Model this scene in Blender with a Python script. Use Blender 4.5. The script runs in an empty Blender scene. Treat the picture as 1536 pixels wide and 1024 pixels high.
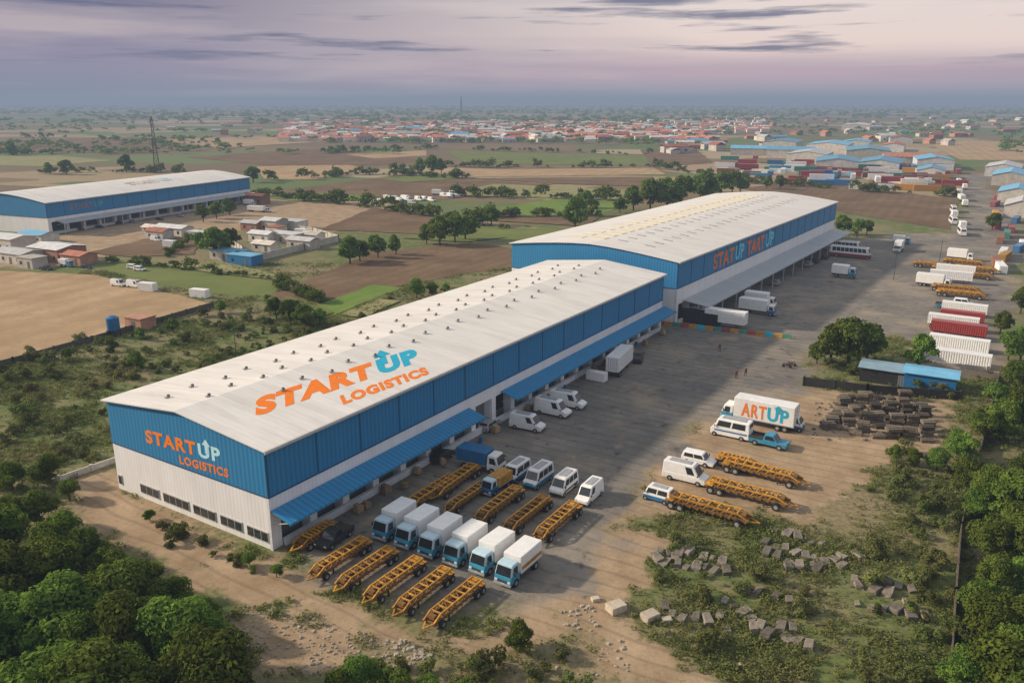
import bpy, bmesh, math, random
import numpy as np
from mathutils import Vector, Matrix
random.seed(7); rng=np.random.default_rng(7)
sc=bpy.context.scene; col=sc.collection
R=math.radians
H=48.0; PIT=R(16.27); F=1240.0; cp,sp=math.cos(PIT),math.sin(PIT)
def G(x,y,z=0.0):
    a=x-768; b=y-512; dd=F*sp+b*cp; df=F*cp-b*sp; k=(H-z)/dd
    return Vector((a*k,df*k,z))
def mpp(p): return (p.y*cp+H*sp)/F
UA=R(57.5); U=Vector((math.cos(UA),math.sin(UA),0)); V=Vector((-U.y,U.x,0))
# ---------------------------------------------------------------- materials
def nt(m):
    m.use_nodes=True; t=m.node_tree; t.nodes.clear(); return t
def N(t,k,**kw):
    n=t.nodes.new(k)
    for a,b in kw.items(): setattr(n,a,b)
    return n
def mixc(t,f,a,b,bt='MIX'):
    n=t.nodes.new('ShaderNodeMix'); n.data_type='RGBA'; n.blend_type=bt
    for s,v in ((n.inputs[0],f),(n.inputs[6],a),(n.inputs[7],b)):
        if isinstance(v,bpy.types.NodeSocket): t.links.new(v,s)
        elif isinstance(v,(tuple,list)): s.default_value=(*v[:3],1)
        else: s.default_value=v
    return n.outputs[2]
def math_(t,op,a,b=0.0,clamp=False):
    n=t.nodes.new('ShaderNodeMath'); n.operation=op; n.use_clamp=clamp
    for s,v in ((n.inputs[0],a),(n.inputs[1],b)):
        if isinstance(v,bpy.types.NodeSocket): t.links.new(v,s)
        else: s.default_value=v
    return n.outputs[0]
def rng_(t,v,a,b,c=0.0,d=1.0):
    n=t.nodes.new('ShaderNodeMapRange'); t.links.new(v,n.inputs[0])
    for i,x in enumerate((a,b,c,d)): n.inputs[i+1].default_value=x
    return n.outputs[0]
def noise(t,vec,s,det=4,rough=.55):
    n=N(t,'ShaderNodeTexNoise'); n.inputs['Scale'].default_value=s; n.inputs['Detail'].default_value=det; n.inputs['Roughness'].default_value=rough
    if vec is not None: t.links.new(vec,n.inputs['Vector'])
    return n.outputs['Fac']
def finish(t,colr,rough=.6,metal=0.0,bump=None,bs=.3,bd=.05,spec=.3):
    b=N(t,'ShaderNodeBsdfPrincipled'); o=N(t,'ShaderNodeOutputMaterial')
    if isinstance(colr,tuple): b.inputs['Base Color'].default_value=(*colr[:3],1)
    else: t.links.new(colr,b.inputs['Base Color'])
    b.inputs['Roughness'].default_value=rough; b.inputs['Metallic'].default_value=metal
    b.inputs['Specular IOR Level'].default_value=spec
    if bump is not None:
        bn=N(t,'ShaderNodeBump'); bn.inputs['Strength'].default_value=bs; bn.inputs['Distance'].default_value=bd
        t.links.new(bump,bn.inputs['Height']); t.links.new(bn.outputs[0],b.inputs['Normal'])
    t.links.new(b.outputs[0],o.inputs[0])
def mat(name,c,rough=.55,var=.2,sc_=1.5,metal=0.0,spec=.35,dirt=.25,rand=0.0):
    m=bpy.data.materials.new(name); t=nt(m); tc=N(t,'ShaderNodeTexCoord').outputs['Object']
    n1=noise(t,tc,sc_); n2=noise(t,tc,sc_*7,3)
    d=tuple(x*(1-var) for x in c); l=tuple(min(1,x*(1+var)) for x in c)
    k=mixc(t,rng_(t,n1,.3,.7),d,l)
    k=mixc(t,rng_(t,n2,.5,.8,0,dirt),k,(.16,.13,.10))
    if rand:
        oi=N(t,'ShaderNodeObjectInfo').outputs['Random']
        hs=N(t,'ShaderNodeHueSaturation'); t.links.new(k,hs.inputs['Color']); t.links.new(rng_(t,oi,0,1,1-rand,1+rand),hs.inputs['Value']); k=hs.outputs[0]
    finish(t,k,rough,metal,n2,.15,.02,spec); return m
def corr(name,c,per=.6,amt=.16,rough=.5,axis='XY',stain=.25,seam=0,dark=(.2,.19,.18),bs=.5):
    m=bpy.data.materials.new(name); t=nt(m); tc=N(t,'ShaderNodeTexCoord').outputs['Object']
    s=N(t,'ShaderNodeSeparateXYZ'); t.links.new(tc,s.inputs[0])
    if axis=='XY': w=math_(t,'ADD',s.outputs[0],s.outputs[1])
    else: w=s.outputs[0]
    sn=math_(t,'SINE',math_(t,'MULTIPLY',w,2*math.pi/per))
    f=rng_(t,sn,-1,1)
    k=mixc(t,f,tuple(x*(1-amt) for x in c),tuple(min(1,x*(1+amt*.5)) for x in c))
    mp=N(t,'ShaderNodeMapping'); mp.inputs['Scale'].default_value=(1,1,.25) if axis=='XY' else (1,.15,1)
    t.links.new(tc,mp.inputs[0])
    n=noise(t,mp.outputs[0],.5,5,.65); k=mixc(t,rng_(t,n,.42,.78,0,stain),k,dark)
    n4=noise(t,tc,.12,4,.6); k=mixc(t,rng_(t,n4,.35,.7,0,.24),k,tuple(x*.72 for x in c))
    if seam:
        fr=math_(t,'FRACT',math_(t,'DIVIDE',w,seam)); k=mixc(t,math_(t,'MULTIPLY',math_(t,'LESS_THAN',fr,.03),.22),k,dark)
        wn=N(t,'ShaderNodeTexWhiteNoise',noise_dimensions='1D'); t.links.new(math_(t,'FLOOR',math_(t,'DIVIDE',w,seam)),wn.inputs['W'])
        k=mixc(t,math_(t,'MULTIPLY',wn.outputs[0],.08),k,dark)
    finish(t,k,rough,0,f,bs,.05,.3); return m
M={}
M['roof']=corr('roof_sheet_metal',(.82,.79,.76),per=.9,amt=.03,axis='X',stain=.42,seam=3.0,dark=(.36,.33,.30),bs=.1)
M['white']=corr('white_cladding',(.84,.84,.87),per=.6,amt=.05,stain=.20,bs=.15,dark=(.3,.26,.22))
M['blue']=corr('blue_cladding',(.032,.22,.46),per=.7,amt=.16,stain=.14,dark=(.04,.10,.17),bs=.35)
M['blueroof']=corr('blue_canopy_sheet',(.04,.27,.54),per=.8,amt=.2,axis='X',stain=.25,dark=(.06,.12,.2))
M['greyroof']=corr('grey_canopy_sheet',(.50,.53,.56),per=.8,amt=.10,axis='X',stain=.3)
M['seam']=mat('blue_seam',(.018,.10,.22),.5,.1)
M['pier']=mat('white_masonry',(.68,.68,.71),.7,.12,.8,dirt=.4)
M['dark']=mat('interior_shade',(.018,.018,.02),.8,.3)
M['shutter']=corr('grey_shutter',(.16,.17,.18),per=.4,amt=.2)
M['glass']=mat('dark_glass',(.025,.032,.04),.1,.3,1,spec=.8,dirt=.1)
M['frame']=mat('window_frame',(.5,.5,.5),.5,.1)
M['orange']=mat('orange_paint',(.90,.22,.015),.6,.08,dirt=.12,spec=.2)
M['teal']=mat('teal_paint',(.02,.42,.62),.6,.08,dirt=.10,spec=.2)
M['pale']=mat('pale_blue_paint',(.50,.80,.92),.5,.05,dirt=.05)
M['cyan']=mat('cyan_paint',(.16,.66,.82),.5,.05,dirt=.05)
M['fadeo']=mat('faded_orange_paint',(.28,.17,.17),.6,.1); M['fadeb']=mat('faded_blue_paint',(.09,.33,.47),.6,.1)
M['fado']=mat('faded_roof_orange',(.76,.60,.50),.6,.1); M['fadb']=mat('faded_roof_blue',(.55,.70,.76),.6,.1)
M['vent']=mat('vent_metal',(.15,.14,.13),.5,.3)
M['ventl']=mat('vent_light_metal',(.45,.44,.42),.4,.2)
M['sky1']=mat('cream_skylight',(.80,.71,.50),.4,.15)
M['sky2']=mat('grey_skylight',(.30,.30,.30),.4,.2)
M['vw']=mat('vehicle_white',(.84,.84,.84),.35,.07,1.2,spec=.5,dirt=.3,rand=.06)
M['vp']=mat('vehicle_pale_blue',(.46,.63,.74),.35,.08,1.2,spec=.5,dirt=.2,rand=.08)
M['vb']=mat('vehicle_blue',(.02,.16,.38),.3,.15,spec=.5,rand=.15)
M['vt']=mat('vehicle_teal',(.045,.28,.46),.3,.15,spec=.5,rand=.2)
M['vy']=mat('vehicle_yellow',(.53,.26,.025),.5,.4,2.5,dirt=.95,rand=.25)
M['vyd']=mat('worn_yellow_steel',(.20,.10,.025),.6,.4,3,dirt=.9,rand=.2)
M['vr']=mat('vehicle_red',(.33,.05,.045),.35,.15,rand=.2)
M['vk']=mat('vehicle_dark',(.035,.037,.04),.35,.2,rand=.2)
M['vs']=mat('vehicle_silver',(.35,.36,.38),.3,.1)
M['tyre']=mat('rubber',(.018,.018,.018),.8,.3)
M['rim']=mat('rim',(.3,.3,.3),.4,.2)
M['steel']=mat('chassis_steel',(.05,.048,.045),.6,.3)
M['lamp']=mat('lamp_lens',(.75,.75,.70),.15,.05,dirt=0)
M['tail']=mat('tail_lens',(.35,.02,.02),.2,.05,dirt=0)
M['wood']=mat('weathered_timber',(.13,.105,.08),.85,.45,3,rand=.6)
M['carton']=mat('cardboard',(.36,.25,.15),.85,.2,3,rand=.3)
M['block']=mat('weathered_block',(.19,.165,.138),.9,.4,3,dirt=.6,rand=.4)
M['palestone']=mat('pale_stone',(.46,.40,.32),.9,.2,3,rand=.2)
M['gravel']=mat('pale_gravel',(.34,.29,.235),.9,.3,3)
M['bark']=mat('bark',(.07,.05,.035),.9,.3,4)
M['wall']=mat('plaster_wall',(.58,.53,.48),.85,.2,.4,dirt=.4,rand=.25)
M['brick']=mat('brick_wall',(.36,.19,.13),.85,.2,.4,rand=.25)
M['redroof']=mat('terracotta_roof',(.44,.16,.10),.8,.3,.5,rand=.35)
M['tinroof']=mat('tin_roof',(.55,.55,.56),.5,.2,.5,rand=.25)
M['broof']=mat('blue_tin_roof',(.14,.38,.58),.5,.15,.3,rand=.25)
M['gbroof']=mat('grey_blue_roof',(.24,.36,.45),.5,.2,.3)
M['rust']=mat('rusty_steel',(.24,.10,.06),.8,.3,rand=.3)
M['cgreen']=mat('container_green',(.05,.20,.16),.5,.2,rand=.2)
M['skin']=mat('skin',(.25,.14,.09),.6,.1)
M['cloth']=mat('red_cloth',(.35,.05,.04),.9,.1)
def leafmat(name,c1,c2,c3):
    m=bpy.data.materials.new(name); t=nt(m)
    geo=N(t,'ShaderNodeNewGeometry').outputs['Position']
    oi=N(t,'ShaderNodeObjectInfo').outputs['Random']
    n=noise(t,geo,.55,3); n2=noise(t,geo,.06,2)
    k=mixc(t,rng_(t,n,.35,.68),c1,c2); k=mixc(t,rng_(t,n2,.4,.7,0,.6),k,c3)
    hs=N(t,'ShaderNodeHueSaturation'); t.links.new(k,hs.inputs['Color'])
    t.links.new(rng_(t,oi,0,1,.6,1.35),hs.inputs['Value']); t.links.new(rng_(t,oi,0,1,.47,.51),hs.inputs['Hue'])
    d=N(t,'ShaderNodeBsdfDiffuse'); tr=N(t,'ShaderNodeBsdfTranslucent'); mx=N(t,'ShaderNodeMixShader'); mx.inputs[0].default_value=.36
    t.links.new(hs.outputs[0],d.inputs[0]); t.links.new(hs.outputs[0],tr.inputs[0])
    t.links.new(d.outputs[0],mx.inputs[1]); t.links.new(tr.outputs[0],mx.inputs[2])
    o=N(t,'ShaderNodeOutputMaterial'); t.links.new(mx.outputs[0],o.inputs[0]); return m
M['leaf']=leafmat('foliage',(.058,.118,.022),(.195,.285,.050),(.14,.20,.044))
M['bushleaf']=leafmat('bush_foliage',(.085,.125,.036),(.19,.23,.07),(.23,.21,.09))
M['grassleaf']=leafmat('grass_foliage',(.12,.165,.042),(.18,.215,.065),(.27,.235,.11))
# ---------------------------------------------------------------- mesh builder
class MB:
    def __init__(s): s.v=[]; s.f=[]; s.m=[]
    def face(s,pts,m=0):
        b=len(s.v); s.v+= [tuple(p) for p in pts]; s.f.append(tuple(range(b,b+len(pts)))); s.m.append(m); return s
    def hexa(s,p,m=0):
        b=len(s.v); s.v+=[tuple(q) for q in p]
        for f in ((0,3,2,1),(4,5,6,7),(0,1,5,4),(1,2,6,5),(2,3,7,6),(3,0,4,7)):
            s.f.append(tuple(b+i for i in f)); s.m.append(m)
        return s
    def box(s,x0,x1,y0,y1,z0,z1,m=0):
        return s.hexa([(x0,y0,z0),(x1,y0,z0),(x1,y1,z0),(x0,y1,z0),(x0,y0,z1),(x1,y0,z1),(x1,y1,z1),(x0,y1,z1)],m)
    def fr(s,x0,x1,w0,z0,X0,X1,w1,z1,m=0):
        return s.hexa([(x0,-w0,z0),(x1,-w0,z0),(x1,w0,z0),(x0,w0,z0),(X0,-w1,z1),(X1,-w1,z1),(X1,w1,z1),(X0,w1,z1)],m)
    def beam(s,a,b,w=.1,h=None,m=0):
        a=Vector(a); b=Vector(b); h=h or w; d=(b-a).normalized()
        up=Vector((0,0,1)) if abs(d.z)<.95 else Vector((1,0,0))
        r=d.cross(up).normalized()*w/2; u=r.cross(d).normalized()*h/2
        return s.hexa([a-r-u,a+r-u,b+r-u,b-r-u,a-r+u,a+r+u,b+r+u,b-r+u],m)
    def cyl(s,a,b,r0,r1=None,n=10,m=0,cap=None):
        a=Vector(a); b=Vector(b); r1=r0 if r1 is None else r1; d=(b-a).normalized()
        up=Vector((0,0,1)) if abs(d.z)<.9 else Vector((1,0,0))
        x=d.cross(up).normalized(); y=d.cross(x)
        i0=len(s.v)
        for c,r in ((a,r0),(b,r1)):
            for i in range(n):
                t=2*math.pi*i/n; s.v.append(tuple(c+x*r*math.cos(t)+y*r*math.sin(t)))
        for i in range(n):
            j=(i+1)%n; s.f.append((i0+i,i0+n+i,i0+n+j,i0+j)); s.m.append(m)
        cm=m if cap is None else cap
        s.f.append(tuple(i0+i for i in range(n))); s.m.append(cm)
        s.f.append(tuple(i0+n+i for i in reversed(range(n)))); s.m.append(cm)
        return s
    def mesh(s,name,mats,bevel=0,smooth=False):
        me=bpy.data.meshes.new(name); me.from_pydata(s.v,[],s.f)
        for x in mats: me.materials.append(M[x] if isinstance(x,str) else x)
        me.polygons.foreach_set('material_index',s.m)
        bm=bmesh.new(); bm.from_mesh(me)
        bmesh.ops.recalc_face_normals(bm,faces=bm.faces)
        if bevel: bmesh.ops.bevel(bm,geom=bm.edges[:],offset=bevel,segments=2,affect='EDGES',profile=.6)
        bm.to_mesh(me); bm.free()
        return me
def faces_of(x0,x1,w0,z0,X0,X1,w1,z1):
    v=Vector
    return {'f':[v((x1,-w0,z0)),v((x1,w0,z0)),v((X1,w1,z1)),v((X1,-w1,z1))],
            'r':[v((x0,w0,z0)),v((x0,-w0,z0)),v((X0,-w1,z1)),v((X0,w1,z1))],
            'l':[v((x1,w0,z0)),v((x0,w0,z0)),v((X0,w1,z1)),v((X1,w1,z1))],
            'R':[v((x0,-w0,z0)),v((x1,-w0,z0)),v((X1,-w1,z1)),v((X0,-w1,z1))]}
def panel(mb,c,s0,s1,t0,t1,off=.015,m=0):
    P=lambda s,t:(c[0]*(1-s)+c[1]*s)*(1-t)+(c[3]*(1-s)+c[2]*s)*t
    n=(c[1]-c[0]).cross(c[3]-c[0]).normalized()*off
    mb.face([P(s0,t0)+n,P(s1,t0)+n,P(s1,t1)+n,P(s0,t1)+n],m)
def mesh_panel(name,c,s0,s1,t0,t1,mats,off=.015):
    mb=MB(); panel(mb,c,s0,s1,t0,t1,off)
    me=bpy.data.meshes.new(name); me.from_pydata(mb.v,[],mb.f); me.materials.append(M[mats]); return me
def add(name,me,parent=None,loc=None,kind=None):
    o=bpy.data.objects.new(name,me); col.objects.link(o)
    if parent: o.parent=parent
    if loc is not None: o.location=loc
    if kind: o['kind']=kind
    return o
def place(tpl,loc,rz,name,label,cat,group=None,scale=1.0,tilt=None):
    r=bpy.data.objects.new(name,None); r.empty_display_size=.5; col.objects.link(r)
    r.location=loc; r.rotation_euler=(0,0,rz) if tilt is None else (tilt[0],tilt[1],rz)
    r.scale=(scale,)*3 if not isinstance(scale,tuple) else scale
    r['label']=label; r['category']=cat
    if group: r['group']=group
    for pn,me in tpl:
        o=bpy.data.objects.new(pn,me); col.objects.link(o); o.parent=r
    return r
def single(me,loc,rz,name,label,cat,group=None,scale=(1,1,1),tilt=(0,0)):
    o=bpy.data.objects.new(name,me); col.objects.link(o); o.location=loc; o.rotation_euler=(tilt[0],tilt[1],rz); o.scale=scale
    o['label']=label; o['category']=cat
    if group: o['group']=group
    return o
# ---------------------------------------------------------------- camera, light, world
cam=bpy.data.cameras.new('camera'); co=bpy.data.objects.new('camera',cam); col.objects.link(co)
cam.sensor_width=36; cam.lens=36*F/1536; cam.clip_end=80000; cam.clip_start=.5
co.location=(0,0,H); co.rotation_euler=(math.pi/2-PIT,0,0); sc.camera=co
sc.view_settings.view_transform='Standard'; sc.view_settings.look='None'; sc.view_settings.exposure=0
EL=R(25.5); sh=Vector((-.985,.17,0)).normalized()
sd=Vector((sh.x*math.cos(EL),sh.y*math.cos(EL),math.sin(EL)))
sun=bpy.data.lights.new('sun','SUN'); sun.energy=5.0; sun.angle=R(2.0); sun.color=(1,.84,.64)
so=bpy.data.objects.new('sun',sun); col.objects.link(so); so.rotation_euler=(-sd).to_track_quat('-Z','Y').to_euler(); so.location=(-100,0,100)
w=bpy.data.worlds.new('World'); sc.world=w; w.use_nodes=True; t=w.node_tree; t.nodes.clear()
skyn=N(t,'ShaderNodeTexSky'); skyn.sky_type='NISHITA'; skyn.sun_disc=False; skyn.sun_elevation=EL; skyn.sun_rotation=math.atan2(sh.x,sh.y)
skyn.dust_density=3
skyc=mixc(t,1.0,skyn.outputs[0],(.15,.15,.135),'MULTIPLY')
skyc=mixc(t,.55,skyc,(.66,.65,.65))
gen=N(t,'ShaderNodeTexCoord').outputs['Generated']; sx=N(t,'ShaderNodeSeparateXYZ'); t.links.new(gen,sx.inputs[0])
ex,ey,ez=sx.outputs
def ramp(t,f,stops):
    n=t.nodes.new('ShaderNodeValToRGB'); t.links.new(f,n.inputs[0]); e=n.color_ramp.elements
    while len(e)<len(stops): e.new(.5)
    for i,(p,c) in enumerate(stops): e[i].position=p; e[i].color=(*c,1)
    return n.outputs[0]
def cl(scale,loc,ns,det=7,rough=.58):
    mp=N(t,'ShaderNodeMapping'); mp.inputs['Scale'].default_value=scale; mp.inputs['Location'].default_value=loc; t.links.new(gen,mp.inputs[0])
    return noise(t,mp.outputs[0],ns,det,rough)
warp=cl((2.9,2.9,46),(1.9,.3,2.3),1.0,8,.56); warp2=cl((1.2,1.2,22),(5.2,2.3,.1),1.0,5,.5); cl2=cl((1.8,1.8,20),(3.1,1.7,.4),1.6,5,.5)
elev=rng_(t,ez,0,.14)
gl=ramp(t,elev,[(0,(.25,.28,.37)),(.3,(.31,.28,.39)),(.6,(.19,.18,.29)),(1,(.11,.115,.21))])
gr=ramp(t,elev,[(0,(.36,.37,.45)),(.2,(.60,.43,.49)),(.42,(.88,.71,.65)),(.72,(.82,.72,.68)),(1,(.54,.51,.57))])
base=mixc(t,rng_(t,ex,-.45,.2),gl,gr)
base=mixc(t,rng_(t,cl2,.45,.68,0,.4),base,(.90,.75,.68))
base=mixc(t,math_(t,'MULTIPLY',rng_(t,warp2,.46,.68),.45),base,(.27,.25,.36))
streak=math_(t,'MULTIPLY',rng_(t,warp,.53,.61),rng_(t,ez,.03,.05),True)
base=mixc(t,math_(t,'MULTIPLY',streak,.85),base,(.13,.15,.25))
final=mixc(t,rng_(t,ez,.14,.35),base,skyc)
bg=N(t,'ShaderNodeBackground'); bg.inputs['Strength'].default_value=1.0; t.links.new(final,bg.inputs[0])
wo=N(t,'ShaderNodeOutputWorld'); t.links.new(bg.outputs[0],wo.inputs[0])
hm=bpy.data.materials.new('haze_air'); t=nt(hm)
SG=.00033
ab=N(t,'ShaderNodeVolumeAbsorption'); ab.inputs['Color'].default_value=(0,0,0,1); ab.inputs['Density'].default_value=SG
em=N(t,'ShaderNodeEmission'); em.inputs['Color'].default_value=(.245,.295,.38,1); em.inputs['Strength'].default_value=SG  # emissive glow stands in for light scattered by the haze
ad=N(t,'ShaderNodeAddShader'); t.links.new(ab.outputs[0],ad.inputs[0]); t.links.new(em.outputs[0],ad.inputs[1])
o=N(t,'ShaderNodeOutputMaterial'); t.links.new(ad.outputs[0],o.inputs['Volume'])
hb=MB().box(-24000,24000,-2000,26000,-5,80).mesh('haze_air',[hm])
add('haze_air',hb,kind='structure')
# ---------------------------------------------------------------- layout polygons
def PX(l): return np.array([G(x,y)[:2] for x,y in l])
def sdf(poly,X,Y):
    n=len(poly); d=np.full(X.shape,1e18); ins=np.zeros(X.shape,bool)
    for i in range(n):
        ax,ay=poly[i]; bx,by=poly[(i+1)%n]; ex_,ey_=bx-ax,by-ay
        wx,wy=X-ax,Y-ay; k=np.clip((wx*ex_+wy*ey_)/(ex_*ex_+ey_*ey_+1e-9),0,1)
        d=np.minimum(d,(wx-ex_*k)**2+(wy-ey_*k)**2)
        c=((ay<=Y)&(by>Y))|((by<=Y)&(ay>Y))
        with np.errstate(divide='ignore',invalid='ignore'):
            xi=ax+(Y-ay)/(by-ay if by!=ay else 1e-9)*ex_
        ins^= c&(X<xi)
    d=np.sqrt(d); return np.where(ins,-d,d)
_tab=rng.random((256,256))
def vn(X,Y,s):
    x=X/s+1000; y=Y/s+1000; xi=np.floor(x).astype(int); yi=np.floor(y).astype(int); fx=x-xi; fy=y-yi
    fx=fx*fx*(3-2*fx); fy=fy*fy*(3-2*fy); a=lambda i,j:_tab[(xi+i)%256,(yi+j)%256]
    return (a(0,0)*(1-fx)+a(1,0)*fx)*(1-fy)+(a(0,1)*(1-fx)+a(1,1)*fx)*fy
def fbm(X,Y,s): return .5*vn(X,Y,s)+.3*vn(X+37,Y+11,s/2.3)+.2*vn(X+91,Y+53,s/5)
ASPH=[PX([(405,800),(470,862),(560,905),(650,950),(735,925),(850,870),(905,790),(965,760),(985,705),(1060,640),(1090,600),(1195,590),(1215,545),(1235,500),(1330,500),(1385,510),(1400,548),(1490,552),(1530,440),(1536,340),(1475,262),(1432,262),(1452,310),(1432,350),(1290,355),(1240,360),(1010,480),(960,500),(700,640)])]
DIRT=[PX(p) for p in [
 [(120,725),(185,730),(400,830),(470,870),(650,955),(740,935),(880,880),(860,930),(700,985),(560,975),(450,930),(340,895),(225,850),(140,785)],
 [(890,800),(1000,775),(1190,775),(1250,715),(1330,690),(1420,640),(1430,600),(1200,585),(1080,600),(960,700),(930,760)],
 [(840,880),(890,800),(1010,770),(970,850),(920,905),(980,960),(1080,1030),(980,1030),(900,960),(860,910)],
 [(370,290),(480,295),(650,325),(690,342),(600,350),(430,345),(300,345),(200,362),(150,390),(60,402),(-60,400),(-60,352),(80,354)],
 [(1385,430),(1480,400),(1500,560),(1385,560)],
 [(375,915),(470,940),(600,975),(560,1000),(400,980)],
 [(980,250),(1060,240),(1110,262),(1220,262),(1430,262),(1440,285),(1250,272),(1120,285),(1060,262)],
 [(405,288),(560,300),(700,330),(830,345),(830,350),(690,338),(540,306),(400,293)],
]]
FIELDS=[
 ([(-80,402),(140,412),(318,455),(150,505),(20,540),(-80,560)],'tan'),
 ([(130,395),(210,388),(430,425),(405,445),(300,440),(160,407)],'green'),
 ([(400,445),(560,378),(700,365),(900,385),(700,410),(610,428),(475,452)],'plough'),
 ([(472,458),(560,427),(607,432),(565,446),(500,474)],'bright'),
 ([(690,338),(860,345),(830,362),(720,358)],'green'),
 ([(430,285),(600,262),(830,277),(670,300),(560,298)],'plough'),
 ([(670,292),(740,276),(950,285),(930,302),(800,300)],'pale'),
 ([(745,312),(830,299),(960,303),(900,322),(790,324)],'bright'),
 ([(1110,282),(1220,272),(1440,300),(1425,345),(1270,320)],'plough'),
 ([(385,250),(520,247),(560,255),(470,270),(395,268)],'tan'),
 ([(670,226),(975,234),(970,249),(700,246)],'green'),
 ([(1385,212),(1700,212),(1700,242),(1440,240)],'tan'),
 ([(-60,234),(90,234),(170,241),(60,250),(-60,247)],'pale'),
 ([(280,236),(500,222),(640,240),(560,248),(400,248)],'plough'),
 ([(130,380),(250,352),(300,360),(290,382),(200,386)],'plough'),
 ([(0,212),(200,205),(330,218),(230,230),(0,228)],'plough'),
 ([(620,256),(980,252),(1000,262),(700,266)],'tan'),
 ([(560,312),(690,330),(640,352),(480,345)],'plough'),
 ([(390,296),(470,290),(570,294),(550,302),(440,302)],'bright'),
 ([(520,232),(640,226),(640,234),(560,238)],'tan'),
 ([(960,225),(1040,222),(1070,245),(980,250)],'plough'),
 ([(560,268),(660,262),(700,268),(610,274)],'green'),
 ([(250,212),(420,206),(470,214),(330,222)],'tan'),
 ([(700,268),(980,266),(960,280),(830,276)],'plough'),
 ([(700,330),(760,324),(900,326),(880,340)],'plough'),
 ([(430,447),(475,455),(500,470),(470,480),(420,462)],'green'),
 ([(510,473),(570,450),(600,452),(545,478)],'pale'),
 ([(600,358),(690,350),(760,357),(700,364)],'green'),
 ([(240,398),(330,392),(410,412),(430,422),(330,412)],'pale'),
]
def axis(lo,hi,step,far0,far1,g=1.13):
    a=list(np.arange(lo,hi+.01,step)); s=step; x=a[-1]
    while x<far1: s*=g; x+=s; a.append(x)
    s=step; x=a[0]; b=[]
    while x>far0: s*=g; x-=s; b.append(x)
    return np.array(b[::-1]+a)
xs=axis(-150,175,.8,-24000,24000); ys=axis(52,330,.8,-900,25000)
XX,YY=np.meshgrid(xs,ys,indexing='ij')
def cover(X,Y):
    nn=fbm(X,Y,9)-.5; n2=fbm(X+500,Y+200,3)-.5
    a=np.zeros(X.shape); d=np.zeros(X.shape)
    for p in ASPH: a=np.maximum(a,np.clip(.5-(sdf(p,X,Y)+nn*13+n2*8)/6.0,0,1))
    for p in DIRT: d=np.maximum(d,np.clip(.5-(sdf(p,X,Y)+nn*10+n2*6)/5.0,0,1))
    v=np.clip(1-a-d,0,1)*np.clip((fbm(X+900,Y-300,16)-.22)*2.8,0,1)
    return a,d,v
a_,d_,v_=cover(XX,YY)
ni,nj=XX.shape
verts=np.stack([XX.ravel(),YY.ravel(),np.zeros(XX.size)],1)
idx=np.arange(ni*nj).reshape(ni,nj)
fc=np.stack([idx[:-1,:-1].ravel(),idx[1:,:-1].ravel(),idx[1:,1:].ravel(),idx[:-1,1:].ravel()],1)
def npmesh(name,verts,faces,mats):
    me=bpy.data.meshes.new(name); nv=len(verts); nf=len(faces); k=faces.shape[1]
    me.vertices.add(nv); me.vertices.foreach_set('co',verts.astype(np.float32).ravel())
    me.loops.add(nf*k); me.loops.foreach_set('vertex_index',faces.astype(np.int32).ravel())
    me.polygons.add(nf); me.polygons.foreach_set('loop_start',np.arange(0,nf*k,k,dtype=np.int32))
    me.update(calc_edges=True)
    for x in mats: me.materials.append(x)
    return me
gm=bpy.data.materials.new('ground_cover'); t=nt(gm)
pos=N(t,'ShaderNodeNewGeometry').outputs['Position']
at=N(t,'ShaderNodeAttribute',attribute_name='cov'); sp3=N(t,'ShaderNodeSeparateColor'); t.links.new(at.outputs['Color'],sp3.inputs[0])
A,D,Vg=sp3.outputs
nf=noise(t,pos,1.6,5,.65); nm=noise(t,pos,.22,5,.6); nl=noise(t,pos,.035,4,.6); nfine=noise(t,pos,7,3,.7)
scrub=mixc(t,rng_(t,nf,.35,.65),(.16,.135,.07),(.30,.24,.145))
grn=mixc(t,rng_(t,nf,.35,.65),(.075,.11,.03),(.155,.19,.06))
scrub=mixc(t,math_(t,'MULTIPLY',Vg,rng_(t,nm,.31,.52),True),scrub,grn)
dirt=mixc(t,rng_(t,nm,.3,.7),(.28,.195,.12),(.46,.34,.225)); dirt=mixc(t,rng_(t,nf,.5,.8,0,.5),dirt,(.18,.135,.09))
mr=N(t,'ShaderNodeMapping'); mr.inputs['Rotation'].default_value=(0,0,-1.0); t.links.new(pos,mr.inputs[0])
wv=N(t,'ShaderNodeTexWave'); wv.inputs['Scale'].default_value=.14; wv.inputs['Distortion'].default_value=9; wv.inputs['Detail'].default_value=2; wv.inputs['Detail Scale'].default_value=.25; t.links.new(mr.outputs[0],wv.inputs['Vector'])
dirt=mixc(t,math_(t,'MULTIPLY',rng_(t,wv.outputs['Fac'],.85,1.0),.4),dirt,(.17,.125,.085))
asph=mixc(t,rng_(t,nl,.38,.60),(.165,.158,.15),(.30,.262,.22)); asph=mixc(t,rng_(t,nm,.40,.70,0,.7),asph,(.11,.106,.103)); asph=mixc(t,rng_(t,nf,.55,.8,0,.5),asph,(.36,.30,.235))
asph=mixc(t,math_(t,'MULTIPLY',rng_(t,wv.outputs['Fac'],.8,1.0),.35),asph,(.085,.08,.075))
nst=noise(t,pos,.45,4,.6); asph=mixc(t,rng_(t,nst,.58,.70,0,.75),asph,(.058,.055,.052))
nst2=noise(t,pos,.11,5,.65); asph=mixc(t,rng_(t,nst2,.53,.68,0,.75),asph,(.40,.315,.225))
mpg=N(t,'ShaderNodeMapping'); mpg.inputs['Rotation'].default_value=(0,0,.5); mpg.inputs['Scale'].default_value=(.0065,.011,1); t.links.new(pos,mpg.inputs[0])
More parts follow.
